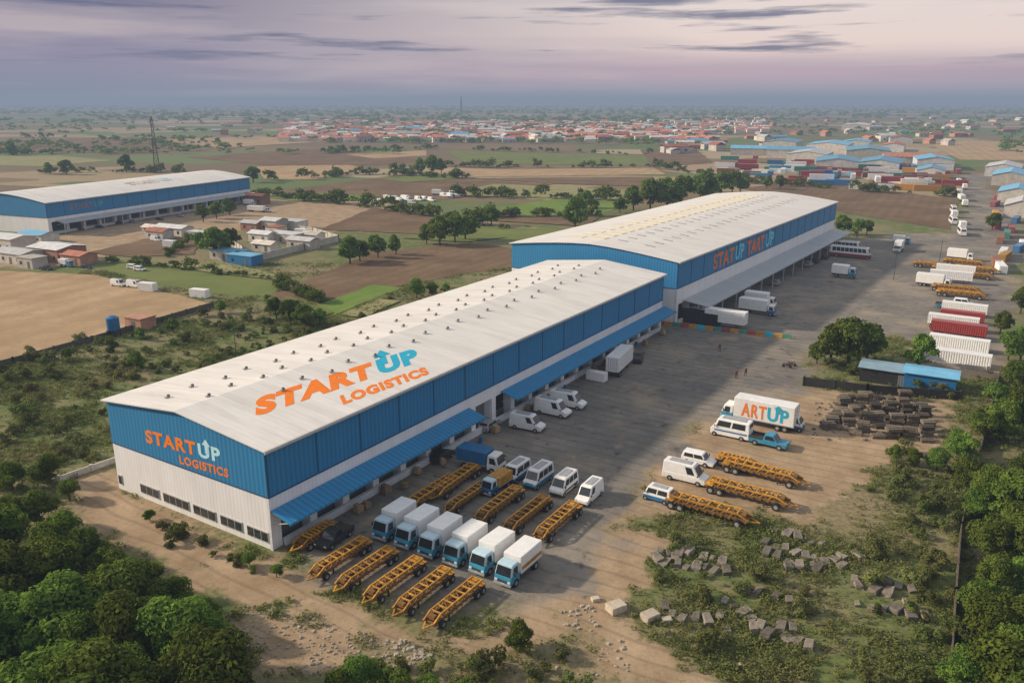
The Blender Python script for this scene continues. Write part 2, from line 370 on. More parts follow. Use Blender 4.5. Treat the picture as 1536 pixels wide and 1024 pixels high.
vo=N(t,'ShaderNodeTexVoronoi'); vo.distance='CHEBYCHEV'; vo.inputs['Scale'].default_value=1; vo.inputs['Randomness'].default_value=.8; t.links.new(mpg.outputs[0],vo.inputs['Vector'])
s4=N(t,'ShaderNodeSeparateColor'); t.links.new(vo.outputs['Color'],s4.inputs[0])
plots=ramp(t,s4.outputs[0],[(0,(.22,.145,.09)),(.2,(.12,.17,.055)),(.4,(.36,.27,.165)),(.55,(.18,.125,.08)),(.75,(.14,.19,.065)),(.9,(.42,.33,.22))])
for n_ in t.nodes:
    if n_.type=='VALTORGB': n_.color_ramp.interpolation='CONSTANT'
plots=mixc(t,rng_(t,nm,.3,.75,0,.45),plots,(.10,.125,.05))
sy=N(t,'ShaderNodeSeparateXYZ'); t.links.new(pos,sy.inputs[0])
far=rng_(t,sy.outputs[1],330,430)
basec=mixc(t,far,scrub,plots)
k=mixc(t,math_(t,'MULTIPLY',rng_(t,math_(t,'ADD',D,math_(t,'MULTIPLY',math_(t,'SUBTRACT',nf,.5),1.2)),.3,.7),1,True),basec,dirt)
k=mixc(t,rng_(t,math_(t,'ADD',A,math_(t,'MULTIPLY',math_(t,'SUBTRACT',nf,.5),1.2)),.2,.8),k,asph)
k=mixc(t,rng_(t,nfine,.5,.8,0,.3),k,(.11,.092,.07))
finish(t,k,.92,0,nf,.5,.12,.15)
gme=npmesh('ground',verts,fc,[gm])
ca=gme.color_attributes.new('cov','FLOAT_COLOR','POINT')
ca.data.foreach_set('color',np.stack([a_.ravel(),d_.ravel(),v_.ravel(),np.ones(a_.size)],1).astype(np.float32).ravel())
add('ground',gme,kind='structure')
def fieldmat(name,c1,c2,c3,ang,per):
    m=bpy.data.materials.new(name); t=nt(m); pos=N(t,'ShaderNodeNewGeometry').outputs['Position']
    mp=N(t,'ShaderNodeMapping'); mp.inputs['Rotation'].default_value=(0,0,ang); t.links.new(pos,mp.inputs[0])
    s=N(t,'ShaderNodeSeparateXYZ'); t.links.new(mp.outputs[0],s.inputs[0])
    wob=math_(t,'MULTIPLY',noise(t,pos,.1,2),3)
    st=rng_(t,math_(t,'SINE',math_(t,'MULTIPLY',math_(t,'ADD',s.outputs[0],wob),6.28/per)),-1,1)
    n1=noise(t,pos,.05,5,.6); n2=noise(t,pos,.7,4,.65); n3=noise(t,pos,.17,5,.6)
    k=mixc(t,rng_(t,n1,.35,.65),c1,c2); k=mixc(t,math_(t,'MULTIPLY',st,.35),k,c3); k=mixc(t,rng_(t,n2,.45,.75,0,.6),k,c3); k=mixc(t,rng_(t,n3,.5,.7,0,.5),k,c3)
    finish(t,k,.95,0,n2,.4,.1,.1); return m
FM={'tan':fieldmat('dry_soil',(.36,.25,.14),(.49,.35,.21),(.29,.20,.125),.4,9),
 'green':fieldmat('crop_green',(.10,.155,.036),(.165,.21,.06),(.18,.165,.07),.5,5),
 'bright':fieldmat('crop_bright',(.115,.225,.035),(.18,.27,.055),(.14,.155,.05),.5,4),
 'plough':fieldmat('ploughed_soil',(.145,.088,.055),(.23,.15,.095),(.11,.088,.05),.5,5),
 'pale':fieldmat('stubble',(.26,.24,.11),(.34,.29,.16),(.15,.20,.065),.5,7)}
FP=[]
for i,(pl,kd) in enumerate(FIELDS):
    p=PX(pl); FP.append(p); pts=[]
    for a in range(len(p)):
        q0=Vector(p[a]); q1=Vector(p[(a+1)%len(p)]); L=(q1-q0).length; n=max(1,int(L/3)); n=min(n,60)
        nr=Vector((-(q1-q0).y,(q1-q0).x)).normalized()
        for j in range(n): pts.append(q0.lerp(q1,j/n)+nr*random.uniform(-.6,.6)*min(1,L/40))
    bm=bmesh.new(); f=bm.faces.new([bm.verts.new((q.x,q.y,.03+.01*i)) for q in pts]); f.normal_update()
    if f.normal.z<0: f.normal_flip()
    bmesh.ops.triangulate(bm,faces=bm.faces[:])
    me=bpy.data.meshes.new('field'); bm.to_mesh(me); bm.free(); me.materials.append(FM[kd]); add('field',me,kind='structure')
# ---------------------------------------------------------------- lettering
def textverts(s,bold=.055,spacing=1.14):
    c=bpy.data.curves.new('lettering','FONT'); c.body=s; c.size=1; c.offset=bold; c.extrude=.01; c.space_character=spacing; c.resolution_u=4
    o=bpy.data.objects.new('lettering',c); col.objects.link(o); dg=bpy.context.evaluated_depsgraph_get(); dg.update()
    me=bpy.data.meshes.new_from_object(o.evaluated_get(dg)); bpy.data.objects.remove(o); return me
def put_text(root,s,m,org,xd,yd,w,h,shear=0,zf=None,off=.03,bold=.038):
    me=textverts(s,bold); n=len(me.vertices); a=np.empty(n*3,np.float32); me.vertices.foreach_get('co',a); a=a.reshape(-1,3)
    mn=a.min(0); mx=a.max(0); a=(a-mn)/(mx-mn+1e-9)
    xd=Vector(xd).normalized(); yd=Vector(yd).normalized(); nz=xd.cross(yd)
    out=[]
    for x,y,z in a:
        p=Vector(org)+xd*(x*w+shear*y*h)+yd*(y*h)+nz*(off+.006*z)
        if zf: p.z=zf(p.y)+off+.006*z
        out+=list(p)
    me.vertices.foreach_set('co',out); me.update(); me.materials.clear(); me.materials.append(M[m])
    o=add('lettering',me,root); return o
def put_poly(root,name,pts,m,org,xd,yd,zf=None,off=.05,shear=0):
    xd=Vector(xd).normalized(); yd=Vector(yd).normalized(); nz=xd.cross(yd); q=[]
    for x,y in pts:
        p=Vector(org)+xd*(x+shear*y)+yd*y+nz*off
        if zf: p.z=zf(p.y)+off
        q.append(p)
    me=bpy.data.meshes.new(name); me.from_pydata([tuple(a) for a in q],[],[tuple(range(len(q)))]); me.materials.append(M[m]); return add(name,me,root)
ARROW=[(.28,0),(.66,0),(.66,.80),(1.0,.80),(.47,1.45),(-.06,.80),(.28,.80)]
# ---------------------------------------------------------------- warehouses
def warehouse(O,ang,L,W,He,rise,zb,label,canopies,period,cdepth,cmat,nseg=2,front_windows=False):
    r=bpy.data.objects.new('warehouse',None); col.objects.link(r); r.location=O; r.rotation_euler=(0,0,ang); r['label']=label; r['category']='warehouse'
    def rz(y):
        u=abs(2*y/W-1)
        if nseg==2: return He+rise*(1-u)
        return He+rise*(1-u**1.5)
    ys_=[W*i/nseg for i in range(nseg+1)]
    zc=4.4
    lw=MB(); lw.box(0,.3,0,W,0,zb); lw.box(L-.3,L,0,W,0,zb); lw.box(.3,L-.3,W-.3,W,0,zb); lw.box(.3,L-.3,0,.3,zc,zb); lw.box(.3,L-.3,.3,1.6,zc,zc+.2)
    nb=int((L-1)/period)
    for i in range(nb+1):
        x=.3+i*(L-.6-1.1)/nb; lw.box(x,x+1.1,0,1.6,0,zc)
    add('lower_wall',lw.mesh('lower_wall',['white']),r)
    for i in range(nb):
        x=.3+i*(L-1.7)/nb+1.1; x2=.3+(i+1)*(L-1.7)/nb
        d=MB(); m='shutter' if random.random()<.4 else 'dark'  # shutters are doors; near-black panels paint the shade inside open bays
        d.box(x,x2,1.45,1.6,0,zc)
        if m=='dark': d.box(x+.2,x2-.2,1.3,1.44,0,1.1,1)
        add('dock_door_and_bay_shade',d.mesh('dock_door_and_bay_shade',[m,'shutter']),r)
    pl=MB(); pl.box(1.5,L-1.5,-.5,-.02,0,.9); add('dock_kerb',pl.mesh('dock_kerb',['pier']),r)
    uw=MB()
    for x0,x1 in ((-.04,.3),(L-.3,L+.04)):
        prof=[(-.04,zb),(W+.04,zb)]+[(min(W+.04,max(-.04,y if 0<y<W else (-.04 if y<=0 else W+.04))),rz(y)) for y in reversed(ys_)]
        b=len(uw.v); n=len(prof)
        for x in (x0,x1):
            for y,z in prof: uw.v.append((x,y,z))
        uw.f.append(tuple(range(b,b+n))); uw.f.append(tuple(range(b+2*n-1,b+n-1,-1))); uw.m+=[0,0]
        for i in range(n): uw.f.append((b+i,b+n+i,b+n+(i+1)%n,b+(i+1)%n)); uw.m.append(0)
    uw.box(.3,L-.3,-.04,.3,zb,He); uw.box(.3,L-.3,W-.3,W+.04,zb,He)
    add('upper_wall',uw.mesh('upper_wall',['blue']),r)
    sm=MB(); k=int(L/7.3)
    for i in range(k+1):
        x=.1+i*(L-.2)/k; sm.box(x-.09,x+.09,-.10,-.045,zb,He-.02)
    sm.box(-.09,L+.09,-.12,-.045,zb-.16,zb-.001); sm.box(-.12,-.045,-.04,W,zb-.16,zb-.001)
    sm.box(-.10,-.045,-.04,.10,zb,He-.02)
    add('cladding_trim',sm.mesh('cladding_trim',['seam']),r)
    cn=MB(); cn.box(-.12,.02,-.12,.25,0,zb-.17); add('corner_trim',cn.mesh('corner_trim',['pier']),r)
    ov=.5; rf=MB(); yl=[-ov]+ys_[1:-1]+[W+ov]
    zs=[rz(0)-rise*2/W*ov]+[rz(y) for y in ys_[1:-1]]+[rz(0)-rise*2/W*ov]
    for i in range(len(yl)-1):
        y0,y1,z0,z1=yl[i],yl[i+1],zs[i]+.06,zs[i+1]+.06
        rf.hexa([(-ov,y0,z0),(L+ov,y0,z0),(L+ov,y1,z1),(-ov,y1,z1),(-ov,y0,z0+.16),(L+ov,y0,z0+.16),(L+ov,y1,z1+.16),(-ov,y1,z1+.16)])
    roof=add('roof',rf.mesh('roof',['roof']),r)
    gt=MB(); gt.box(-ov,L+ov,-ov-.18,-ov-.005,zs[0]-.12,zs[0]+.2); add('gutter',gt.mesh('gutter',['frame']),roof)
    for (c0,c1) in canopies:
        c=MB(); D_=cdepth
        c.hexa([(c0,-.13,4.75),(c0,-D_,4.0),(c1,-D_,4.0),(c1,-.13,4.75),(c0,-.13,4.87),(c0,-D_,4.12),(c1,-D_,4.12),(c1,-.13,4.87)])
        c.box(c0,c1,-D_-.08,-D_-.005,3.85,4.14)
        can=add('canopy',c.mesh('canopy',[cmat]),r)
        n=int((c1-c0)/9)
        for i in range(n+1):
            x=c0+.3+i*(c1-c0-.6)/max(1,n); b=MB(); b.beam((x,-D_+.2,4.02),(x,-.14,3.1),.1); b.beam((x,-D_+.2,4.0),(x,-.14,4.6),.1)
            if cdepth>4: b.beam((x,-D_+.3,0),(x,-D_+.3,4.0),.22)
            add('canopy_bracket',b.mesh('canopy_bracket',['frame']),can)
    if front_windows:
        for y0,y1,n in ((W*.965,W*.99,1),(W*.70,W*.83,3),(W*.50,W*.67,4),(W*.33,W*.47,3),(W*.17,W*.30,3),(W*.02,W*.14,3)):
            wd=MB(); wd.box(-.10,-.02,y0,y1,.75,2.05,0)
            ww=(y1-y0)/n
            for j in range(n): wd.box(-.13,-.101,y0+j*ww+.08,y0+(j+1)*ww-.08,.87,1.93,1)
            add('window',wd.mesh('window',['frame','glass']),r)
    return r,roof,rz
A0=G(410,825)
B1,R1,rz1=warehouse(A0,UA,110,28.6,12,1.5,6.5,'long warehouse with pale metal roof, blue and white walls',[(0,37.5),(46,111)],5.4,3.0,'blueroof',2,True)
z1=lambda y:rz1(y)+.22
ca_,sa_=math.cos(R(-5)),math.sin(R(-5)); xd=(ca_,sa_,0); yd=(-sa_,ca_,0)
put_text(R1,'START','orange',(4.6,6.6,0),xd,yd,18.8,4.3,.75,z1,.012,.065)
put_text(R1,'UP','teal',(24.2,4.9,0),xd,yd,7.9,4.3,.75,z1,.012,.065)
put_poly(R1,'arrow_emblem',[(x*3.1,y*3.0) for x,y in ARROW],'teal',(26.3,7.2,0),xd,yd,z1,.03,.75)
put_text(R1,'LOGISTICS','orange',(14.0,1.8,0),xd,yd,15.4,2.3,.6,z1,.012,.06)
fx=(0,-1,0); fy=(0,0,1)
put_text(B1,'START','orange',(-.05,21.2,8.05),(0,-1,.055),fy,9.5,1.75,0,None,.01)
put_text(B1,'UP','pale',(-.05,11.3,8.55),(0,-1,.055),fy,3.9,1.75,0,None,.01)
put_poly(B1,'arrow_emblem',[(x*1.4,y*1.25) for x,y in ARROW],'pale',(-.05,10.4,9.3),fx,fy,None,.03)
put_text(B1,'LOGISTICS','orange',(-.05,15.0,6.8),(0,-1,.045),fy,8.7,1.1,0,None,.01)
vt=MB(); vt.box(-.45,.0,-.16,.16,.0,.22,1); vt.cyl((.05,0,.0),(.05,0,.2),.14,.14,8,1); vt.cyl((.05,0,.18),(.05,0,.40),.24,.17,10,0)
vme=vt.mesh('roof_vent',['vent','ventl'])
for j,(yf,x0,n) in enumerate(((.37,12,22),(.55,5,24),(.73,3,24))):
    for i in range(n):
        x=x0+i*((106-x0)/n); y=28.6*yf+(.55 if i%2 else -.55)
        o=add('roof_vent',vme,R1,(x,y,z1(y)-.02)); o.rotation_euler=(0,0,random.uniform(-.15,.15))
C0=G(1012,487); UB=R(55.5)
B2,R2,rz2=warehouse(C0,UB,135,44,14,2.0,8.2,'huge warehouse with pale low pitched roof and blue wall',[(4,134)],6.2,6.0,'greyroof',10)
z2=lambda y:rz2(y)+.22
put_text(B2,'STAT','orange',(21,-.05,8.8),(1,0,0),fy,14,3.8,0,None,.03,.03); put_text(B2,'UP','cyan',(36,-.05,8.8),(1,0,0),fy,6.2,3.8,0,None,.03,.035)
put_text(B2,'TART','orange',(44.5,-.05,8.8),(1,0,0),fy,14,3.8,0,None,.03,.03); put_text(B2,'UP','cyan',(59.5,-.05,8.8),(1,0,0),fy,7,3.8,0,None,.03,.035)
put_poly(B2,'arrow_emblem',[(x*2.6,y*1.6) for x,y in ARROW],'cyan',(61.5,-.05,11.2),(1,0,0),fy,None,.1)
put_poly(B2,'arrow_emblem',[(x*1.8,y*1.4) for x,y in ARROW],'cyan',(38.0,-.05,11.2),(1,0,0),fy,None,.1)
def skyl(m,a,b):
    s=MB(); s.box(-a,a,-b,b,0,.12); return s.mesh('skylight',[m])
k1=skyl('sky1',1.3,1.9); k2=skyl('sky2',.22,1.2)
for yf,kk,n in ((.24,k2,24),(.40,k2,24),(.54,k1,26),(.68,k1,24)):
    for i in range(n):
        y=44*yf; x=8+i*(118/n); sl=math.atan((rz2(y+1)-rz2(y-1))/2)
        o=add('skylight',kk,R2,(x,y,z2(y)-.04)); o.rotation_euler=(sl,0,0)
E0=G(75,352)
B3,R3,rz3=warehouse(E0,R(68),114,44,11.6,2.6,6.2,'distant warehouse with pale low roof and blue upper wall',[(3,112)],7.5,4.5,'greyroof',10)
put_text(B3,'START','fadeo',(10,-.05,7.8),(1,0,0),fy,11,2.1); put_text(B3,'UP','fadeb',(21.5,-.05,7.8),(1,0,0),fy,4,2.1)
put_text(R3,'START','fado',(50,9,0),(1,0,0),(0,1,0),17,6,0,lambda y:rz3(y)+.3,.05); put_text(R3,'UP','fadb',(68.5,9,0),(1,0,0),(0,1,0),7,6,0,lambda y:rz3(y)+.3,.05)
# ---------------------------------------------------------------- vehicles
def wheel(x,y,r=.45,w=.28):
    mb=MB(); mb.cyl((x,y-w/2,r),(x,y+w/2,r),r,r,14,0); mb.cyl((x,y-w/2-.012,r),(x,y+w/2+.012,r),r*.52,r*.52,10,1); return ('wheel',mb.mesh('wheel',['tyre','rim']))
def boxpart(name,mat_,x0,x1,y0,y1,z0,z1,bev=0): return (name,MB().box(x0,x1,y0,y1,z0,z1).mesh(name,[mat_],bev))
def t_boxtruck(cab,box,L=5.6,W=2.15,Hb=2.0,stripe=None,cabz=2.5,crown=None):
    w=W/2; xc=L/2-1.75; P=[]
    fr=(xc,L/2,w*.95,.5,xc,L/2-.1,w*.95,1.35); f0=faces_of(*fr)
    P.append(('cab',MB().fr(*fr).mesh('cab',[cab],.12)))
    fr=(xc,L/2-.1,w*.945,1.33,xc+.1,L/2-.5,w*.84,cabz); f=faces_of(*fr)
    P.append(('cab_upper',MB().fr(*fr).mesh('cab_upper',[crown or cab],.12)))
    P.append(('windscreen',mesh_panel('windscreen',f['f'],.06,.94,.04,.80,'glass',.03)))
    P.append(('grille',mesh_panel('grille',f0['f'],.22,.78,.2,.5,'steel',.03)))
    P.append(('number_plate',mesh_panel('number_plate',f0['f'],.4,.6,.06,.16,'frame',.03)))
    P.append(('side_window',mesh_panel('side_window',f['l'],.2,.75,.1,.75,'glass',.03)))
    P.append(('side_window',mesh_panel('side_window',f['R'],.25,.8,.1,.75,'glass',.03)))
    for s in (-1,1):
        P.append(boxpart('headlight','lamp',L/2-.02,L/2+.04,s*w*.72-.16,s*w*.72+.16,.72,.92))
        P.append(boxpart('mirror','steel',L/2-.5,L/2-.4,s*(w+.12)-.1,s*(w+.12)+.1,1.5,1.95))
    P.append(boxpart('bumper','vs',L/2-.1,L/2+.1,-w*.95,w*.95,.36,.58,.03))
    c=MB().box(-L/2,xc-.12,-w,w,.98,.98+Hb)
    P.append(('cargo_box',c.mesh('cargo_box',[box],.10)))
    tr=MB()
    for s in (-1,1):
        tr.box(-L/2-.02,xc-.1,s*w-.03,s*w+.03,.93,1.06)
    for s in (-1,1): tr.box(-L/2-.03,-L/2+.02,s*w*.9-.04,s*w*.9+.04,1.06,.85+Hb)
    tr.box(-L/2-.04,-L/2+.02,-.03,.03,1.06,.9+Hb)
    P.append(('edge_trim',tr.mesh('edge_trim',['vs'])))
    if stripe:
        st=MB().box(-L/2+.15,xc-.25,-w-.012,w+.012,1.3,1.75); P.append(('stripe',st.mesh('stripe',[stripe])))
    P.append(boxpart('chassis','steel',-L/2+.1,L/2-.4,-.45,.45,.5,.96))
    for s in (-1,1):
        P.append(wheel(L/2-.95,s*(w-.14))); P.append(wheel(-L/2+1.2,s*(w-.2),.45,.4))
        if L>7.5: P.append(wheel(-L/2+2.2,s*(w-.2),.45,.4))
        P.append(boxpart('tail_light','tail',-L/2-.05,-L/2+.02,s*.8-.15,s*.8+.15,.75,.9))
    return P
def t_van(body,L=5.4,W=2.0,Ht=2.45,belt=1.2,hood=.95,rake=.75,wins='front',trim=None,z0=.32,low=None,rearrake=.12,wr=.36):
    w=W/2; P=[]; a=-L/2; b=L/2; hb=b-hood
    m=MB(); m.fr(a,b,w*.97,z0,a,b,w,belt-.28); P.append(('lower_body',m.mesh('lower_body',[low or body],.10)))
    m=MB(); m.fr(a+.02,b-.04,w*.995,belt-.27,a+.04,hb+.2,w*.97,belt)
    P.append(('bonnet',m.mesh('bonnet',[body],.05)))
    fr=(a+.03,hb+.1,w*.965,belt-.02,a+rearrake,hb-rake,w*.84,Ht); f=faces_of(*fr)
    P.append(('upper_body',MB().fr(*fr).mesh('upper_body',[body],.12)))
    P.append(('windscreen',mesh_panel('windscreen',f['f'],.07,.93,.08,.82,'glass',.02)))
    P.append(('rear_window',mesh_panel('rear_window',f['r'],.12,.88,.35,.82,'glass',.02)))
    if wins=='front': rs=[(.10,.30)]
    elif wins=='car': rs=[(.08,.46),(.5,.9)]
    else:
        n=wins; rs=[(.06+.88*i/n,.06+.88*(i+.88)/n) for i in range(n)]
    for s0,s1 in rs:
        P.append(('side_window',mesh_panel('side_window',f['l'],s0,s1,.15,.80,'glass',.02)))
        P.append(('side_window',mesh_panel('side_window',f['R'],1-s1,1-s0,.15,.80,'glass',.02)))
    if trim:
        P.append(('stripe',MB().box(a+.3,b-.6,-w-.01,w+.01,belt-.55,belt-.33).mesh('stripe',[trim])))
    if Ht>2.2:
        P.append(('roof_rack',MB().box(a+.8,hb-rake-.5,-w*.5,w*.5,Ht+.002,Ht+.07).mesh('roof_rack',['vs'])))
    for s in (-1,1):
        P.append(boxpart('headlight','lamp',b-.1,b+.01,s*w*.75-.15,s*w*.75+.15,belt-.45,belt-.28))
        P.append(boxpart('tail_light','tail',a-.02,a+.05,s*w*.85-.08,s*w*.85+.08,belt-.5,belt-.1))
        P.append(boxpart('mirror','steel',hb-.1,hb,s*(w+.1)-.09,s*(w+.1)+.09,belt+.1,belt+.35))
        P.append(wheel(b-hood*.9-.1,s*(w-.1),wr,.24)); P.append(wheel(a+L*.19,s*(w-.1),wr,.24))
    P.append(boxpart('bumper','steel',b-.12,b+.05,-w*.9,w*.9,z0,z0+.22,.03))
    return P
def t_trailer(L=9.4,W=2.0):
    P=[]; a=-L/2; b=L/2; w=W/2
    for y in (-.66,.66):
        m=MB(); m.beam((a,y,.80),(b,y,.80),.20,.32,1); m.beam((a+.3,y,1.42),(b-1.2,y,1.42),.15,.18)
        n=8; d=(L-1.5)/n
        for i in range(n):
            x=a+.3+i*d; m.beam((x,y,.88),(x+d/2,y,1.39),.11); m.beam((x+d/2,y,1.39),(x+d,y,.88),.11,None,1)
        m.beam((b-1.2,y,1.42),(b,y,.92),.16)
        P.append(('side_frame',m.mesh('side_frame',['vy','vyd'])))
    m=MB()
    for i in range(11):
        x=a+.25+i*(L-.5)/10; m.beam((x,-w,.80),(x,w,.80),.20,.16,1)
    for i in range(8):
        x=a+.35+i*(L-1.7)/7; m.beam((x,-.66,1.42),(x,.66,1.42),.14,.14)
        if i<7 and i%2: m.beam((x,-.66,1.42),(x+(L-1.7)/7,.66,1.42),.09,None,1)
    P.append(('cross_member',m.mesh('cross_member',['vy','vyd'])))
    P.append(('deck_plate',MB().box(a-.05,a+.9,-w,w,.95,1.02).mesh('deck_plate',['vy'])))
    P.append(('floor_plate',MB().box(a+1.2,b-1.6,-.5,.5,.68,.74).mesh('floor_plate',['steel'])))
    P.append(('winch',MB().box(b-.95,b-.45,-.4,.4,.92,1.4).mesh('winch',['vyd'],.04)))
    m=MB(); m.beam((b-.1,-.5,.80),(b+1.0,0,.7),.14); m.beam((b-.1,.5,.80),(b+1.0,0,.7),.14); P.append(('drawbar',m.mesh('drawbar',['vy'])))
    m=MB(); m.box(a+.6,b-1,-.22,.22,.45,.66); P.append(('axle_beam',m.mesh('axle_beam',['steel'])))
    for x in (a+.75,a+1.8,b-1.1):
        for s in (-1,1): P.append(wheel(x,s*(w-.02),.46,.36))
    for s in (-1,1): P.append(boxpart('support_leg','steel',b-2.6,b-2.45,s*.8-.07,s*.8+.07,.05,.75))
    return P
def t_container(m,L=12,W=2.45,Ht=2.6,z0=.15,wheels=False):
    mb=MB(); n=int(L/.45); w=W/2; zt=z0+Ht
    for s in (-1,1):
        for i in range(n):
            x=-L/2+.1+i*(L-.2)/n; d=(L-.2)/n; y0=s*(w-.06); y1=s*w
            mb.face([(x,y0,z0+.12),(x+d*.4,y0,z0+.12),(x+d*.4,y0,zt-.12),(x,y0,zt-.12)])
            mb.face([(x+d*.4,y0,z0+.12),(x+d*.5,y1,z0+.12),(x+d*.5,y1,zt-.12),(x+d*.4,y0,zt-.12)])
            mb.face([(x+d*.5,y1,z0+.12),(x+d*.9,y1,z0+.12),(x+d*.9,y1,zt-.12),(x+d*.5,y1,zt-.12)])
            mb.face([(x+d*.9,y1,z0+.12),(x+d,y0,z0+.12),(x+d,y0,zt-.12),(x+d*.9,y1,zt-.12)])
    mb.box(-L/2,L/2,-w,w,zt-.12,zt); mb.box(-L/2,L/2,-w,w,z0,z0+.12)
    for x in (-L/2,L/2-.1): mb.box(x,x+.1,-w,w,z0+.12,zt-.12)
    P=[('shell',mb.mesh('shell',[m]))]
    d=MB()
    for y in (-w*.6,-w*.25,w*.25,w*.6): d.box(-L/2-.05,-L/2-.01,y-.03,y+.03,z0+.2,zt-.2)
    d.box(-L/2-.03,-L/2-.008,-.02,.02,z0+.15,zt-.15); P.append(('door_bar',d.mesh('door_bar',['vs'])))
    if wheels:
        P.append(boxpart('chassis','steel',-L/2+.2,L/2-.2,-.5,.5,z0-.35,z0-.01))
        for x in (-L/2+1.0,-L/2+2.1):
            for s in (-1,1): P.append(wheel(x,s*(w-.2),.45,.4))
        for s in (-1,1): P.append(boxpart('support_leg','steel',L/2-2.2,L/2-2.05,s*.7-.07,s*.7+.07,0,z0-.3))
    return P
def t_bus(m,trim,L=10.5):
    return t_van(m,L,2.5,3.1,1.35,.25,.25,8,trim,.4,None,.1,.48)
T={}
T['bt']=t_boxtruck('vt','vw',crown='vp'); T['bt2']=t_boxtruck('vb','vw',8.6,2.4,2.5,crown='vw'); T['btw']=t_boxtruck('vw','vw',7.4,2.4,2.5)
T['bty']=t_boxtruck('vb','vy',5.6,2.1,1.5,crown='vp'); T['btb']=t_boxtruck('vw','vb',6.2,2.3,1.8); T['bto']=t_boxtruck('vt','vw',6.0,2.15,1.9,'vy',crown='vp')
T['btx']=t_boxtruck('vt','vw',10.4,2.5,2.9,crown='vw')
T['van']=t_van('vw'); T['vanl']=t_van('vw',5.9,2.05,2.6); T['minibus']=t_van('vw',4.6,1.95,2.3,1.15,.55,.6,3,'vk'); T['camper']=t_van('vw',5.8,2.3,2.8,1.5,.6,.4,2,'vb',.32,'vw')
T['minit']=t_van('vw',4.8,2.0,2.4,1.2,.5,.55,3,'vb',.32,'vt')
T['suv']=t_van('vw',4.6,1.85,1.75,1.0,1.15,.5,'car',None,.3,None,.25,.36); T['cark']=t_van('vk',4.4,1.8,1.45,.9,1.2,.7,'car',None,.25,None,.7,.33)
T['cars']=t_van('vs',4.4,1.8,1.45,.9,1.2,.7,'car',None,.25,None,.7,.33)
T['cabw']=t_van('vw',4.2,2.0,2.3,1.2,.3,.35,2,'vb',.32,'vb')
T['busr']=t_van('vw',10.5,2.5,3.1,1.5,.25,.25,8,'vr',.4,'vr',.1,.48); T['busw']=t_bus('vw','vb')
T['tr']=t_trailer(); T['trs']=t_trailer(5.6,1.7)
for n_,m_ in (('cw','vw'),('cr','vr'),('cb','vb'),('ck','vk'),('cg','cgreen'),('co','rust'),('cy','vy'),('ct','vt')): T[n_]=t_container(m_)
T['cwt']=t_container('vw',9,2.45,2.7,1.15,True); T['cws']=t_container('vw',6); T['crt']=t_container('vr',11,2.45,2.3,1.15,True); T['cwt2']=t_container('vw',11,2.45,2.3,1.15,True)
def t_pickup(m):
    P=[]; P.append(('lower_body',MB().box(-2.5,2.5,-.95,.95,.4,.95).mesh('lower_body',[m],.08)))
    fr=(-.6,1.3,.92,.94,-.4,.7,.78,1.75); f=faces_of(*fr); P.append(('cab',MB().fr(*fr).mesh('cab',[m],.06)))
    P.append(('windscreen',mesh_panel('windscreen',f['f'],.08,.92,.12,.85,'glass',.02)))
    for q in 'lR': P.append(('side_window',mesh_panel('side_window',f[q],.12,.88,.2,.82,'glass',.02)))
    P.append(('load_bed',MB().box(-2.5,-.7,-.95,.95,.952,1.0).box(-2.5,-.7,-.95,-.85,1.0,1.25).box(-2.5,-.7,.85,.95,1.0,1.25).mesh('load_bed',['steel'])))
    for s in (-1,1):
        for x in (1.6,-1.6): P.append(wheel(x,s*.85,.38,.25))
        P.append(boxpart('headlight','lamp',2.45,2.52,s*.7-.15,s*.7+.15,.7,.85))
    return P
T['pick']=t_pickup('vt'); T['pickk']=t_pickup('vk')
near=UA+math.pi; right=UA-math.pi/2; left=UA+math.pi/2
g='box trucks parked in a row on the yard'
P0=G(566,812)
for i in range(6):
    p=P0-V*(3.4*i)+U*2.9+Vector((random.uniform(-.12,.12),random.uniform(-.2,.2),0))
    place(T['bto' if i==5 else 'bt'],p,near+random.uniform(-.03,.03),'box_truck','white box truck with yellow side stripe at row end' if i==5 else 'white box truck with pale blue cab parked on the yard','truck',g,1.02)
gt='yellow trailers parked in rows on the yard'
Q0=G(470,872)
for i in range(5):
    p=Q0-V*(3.8*i)+U*4.1; place(T['tr'],p,near+random.uniform(-.02,.02),'flatbed_trailer','yellow steel frame trailer parked in front of box trucks','trailer',gt,(.88,.92,.95))
for x,y,k in ((614,767,1.0),(672,771,.85),(717,787,1.0),(760,803,1.0),(806,815,1.0)):
    place(T['tr'],G(x,y)+U*(4.6*k),near+random.uniform(-.03,.03),'flatbed_trailer','yellow steel frame trailer parked behind the truck row','trailer',gt,k*.97)
place(T['tr'],G(650,750)+U*4.7,near+.05,'flatbed_trailer','yellow steel frame trailer near the loading dock','trailer',gt)
place(T['trs'],G(446,829)+U*2.8,near,'flatbed_trailer','short yellow trailer beside the warehouse corner','trailer',gt)
place(T['pickk'],G(502,812),near+.1,'pickup_truck','dark pickup parked beside the loading dock','pickup truck')
def veh(tp,x,y,rz,name,label,cat,group=None,s=1.0): return place(T[tp],G(x,y),rz+random.uniform(-.04,.04),name,label,cat,group,s)
veh('btb',722,702,right+.1,'box_truck','blue and white truck with blue cargo body beside dock','truck',None,1.05)
veh('bty',745,734,near,'box_truck','small truck with yellow cargo body','truck',None,.85)
veh('cabw',776,716,near,'truck_cab','blue and white truck cab behind trailers','truck')
veh('minit',808,724,near,'minibus','white minibus with blue lower body','minibus')
veh('minibus',846,735,near,'minibus','white minibus parked behind yellow trailer','minibus')
veh('van',884,748,near,'delivery_van','white van at end of trailer row','van',None,.9)
veh('tr',1062,772,right,'flatbed_trailer','yellow steel frame trailer on dusty ground','trailer',gt,1.1)
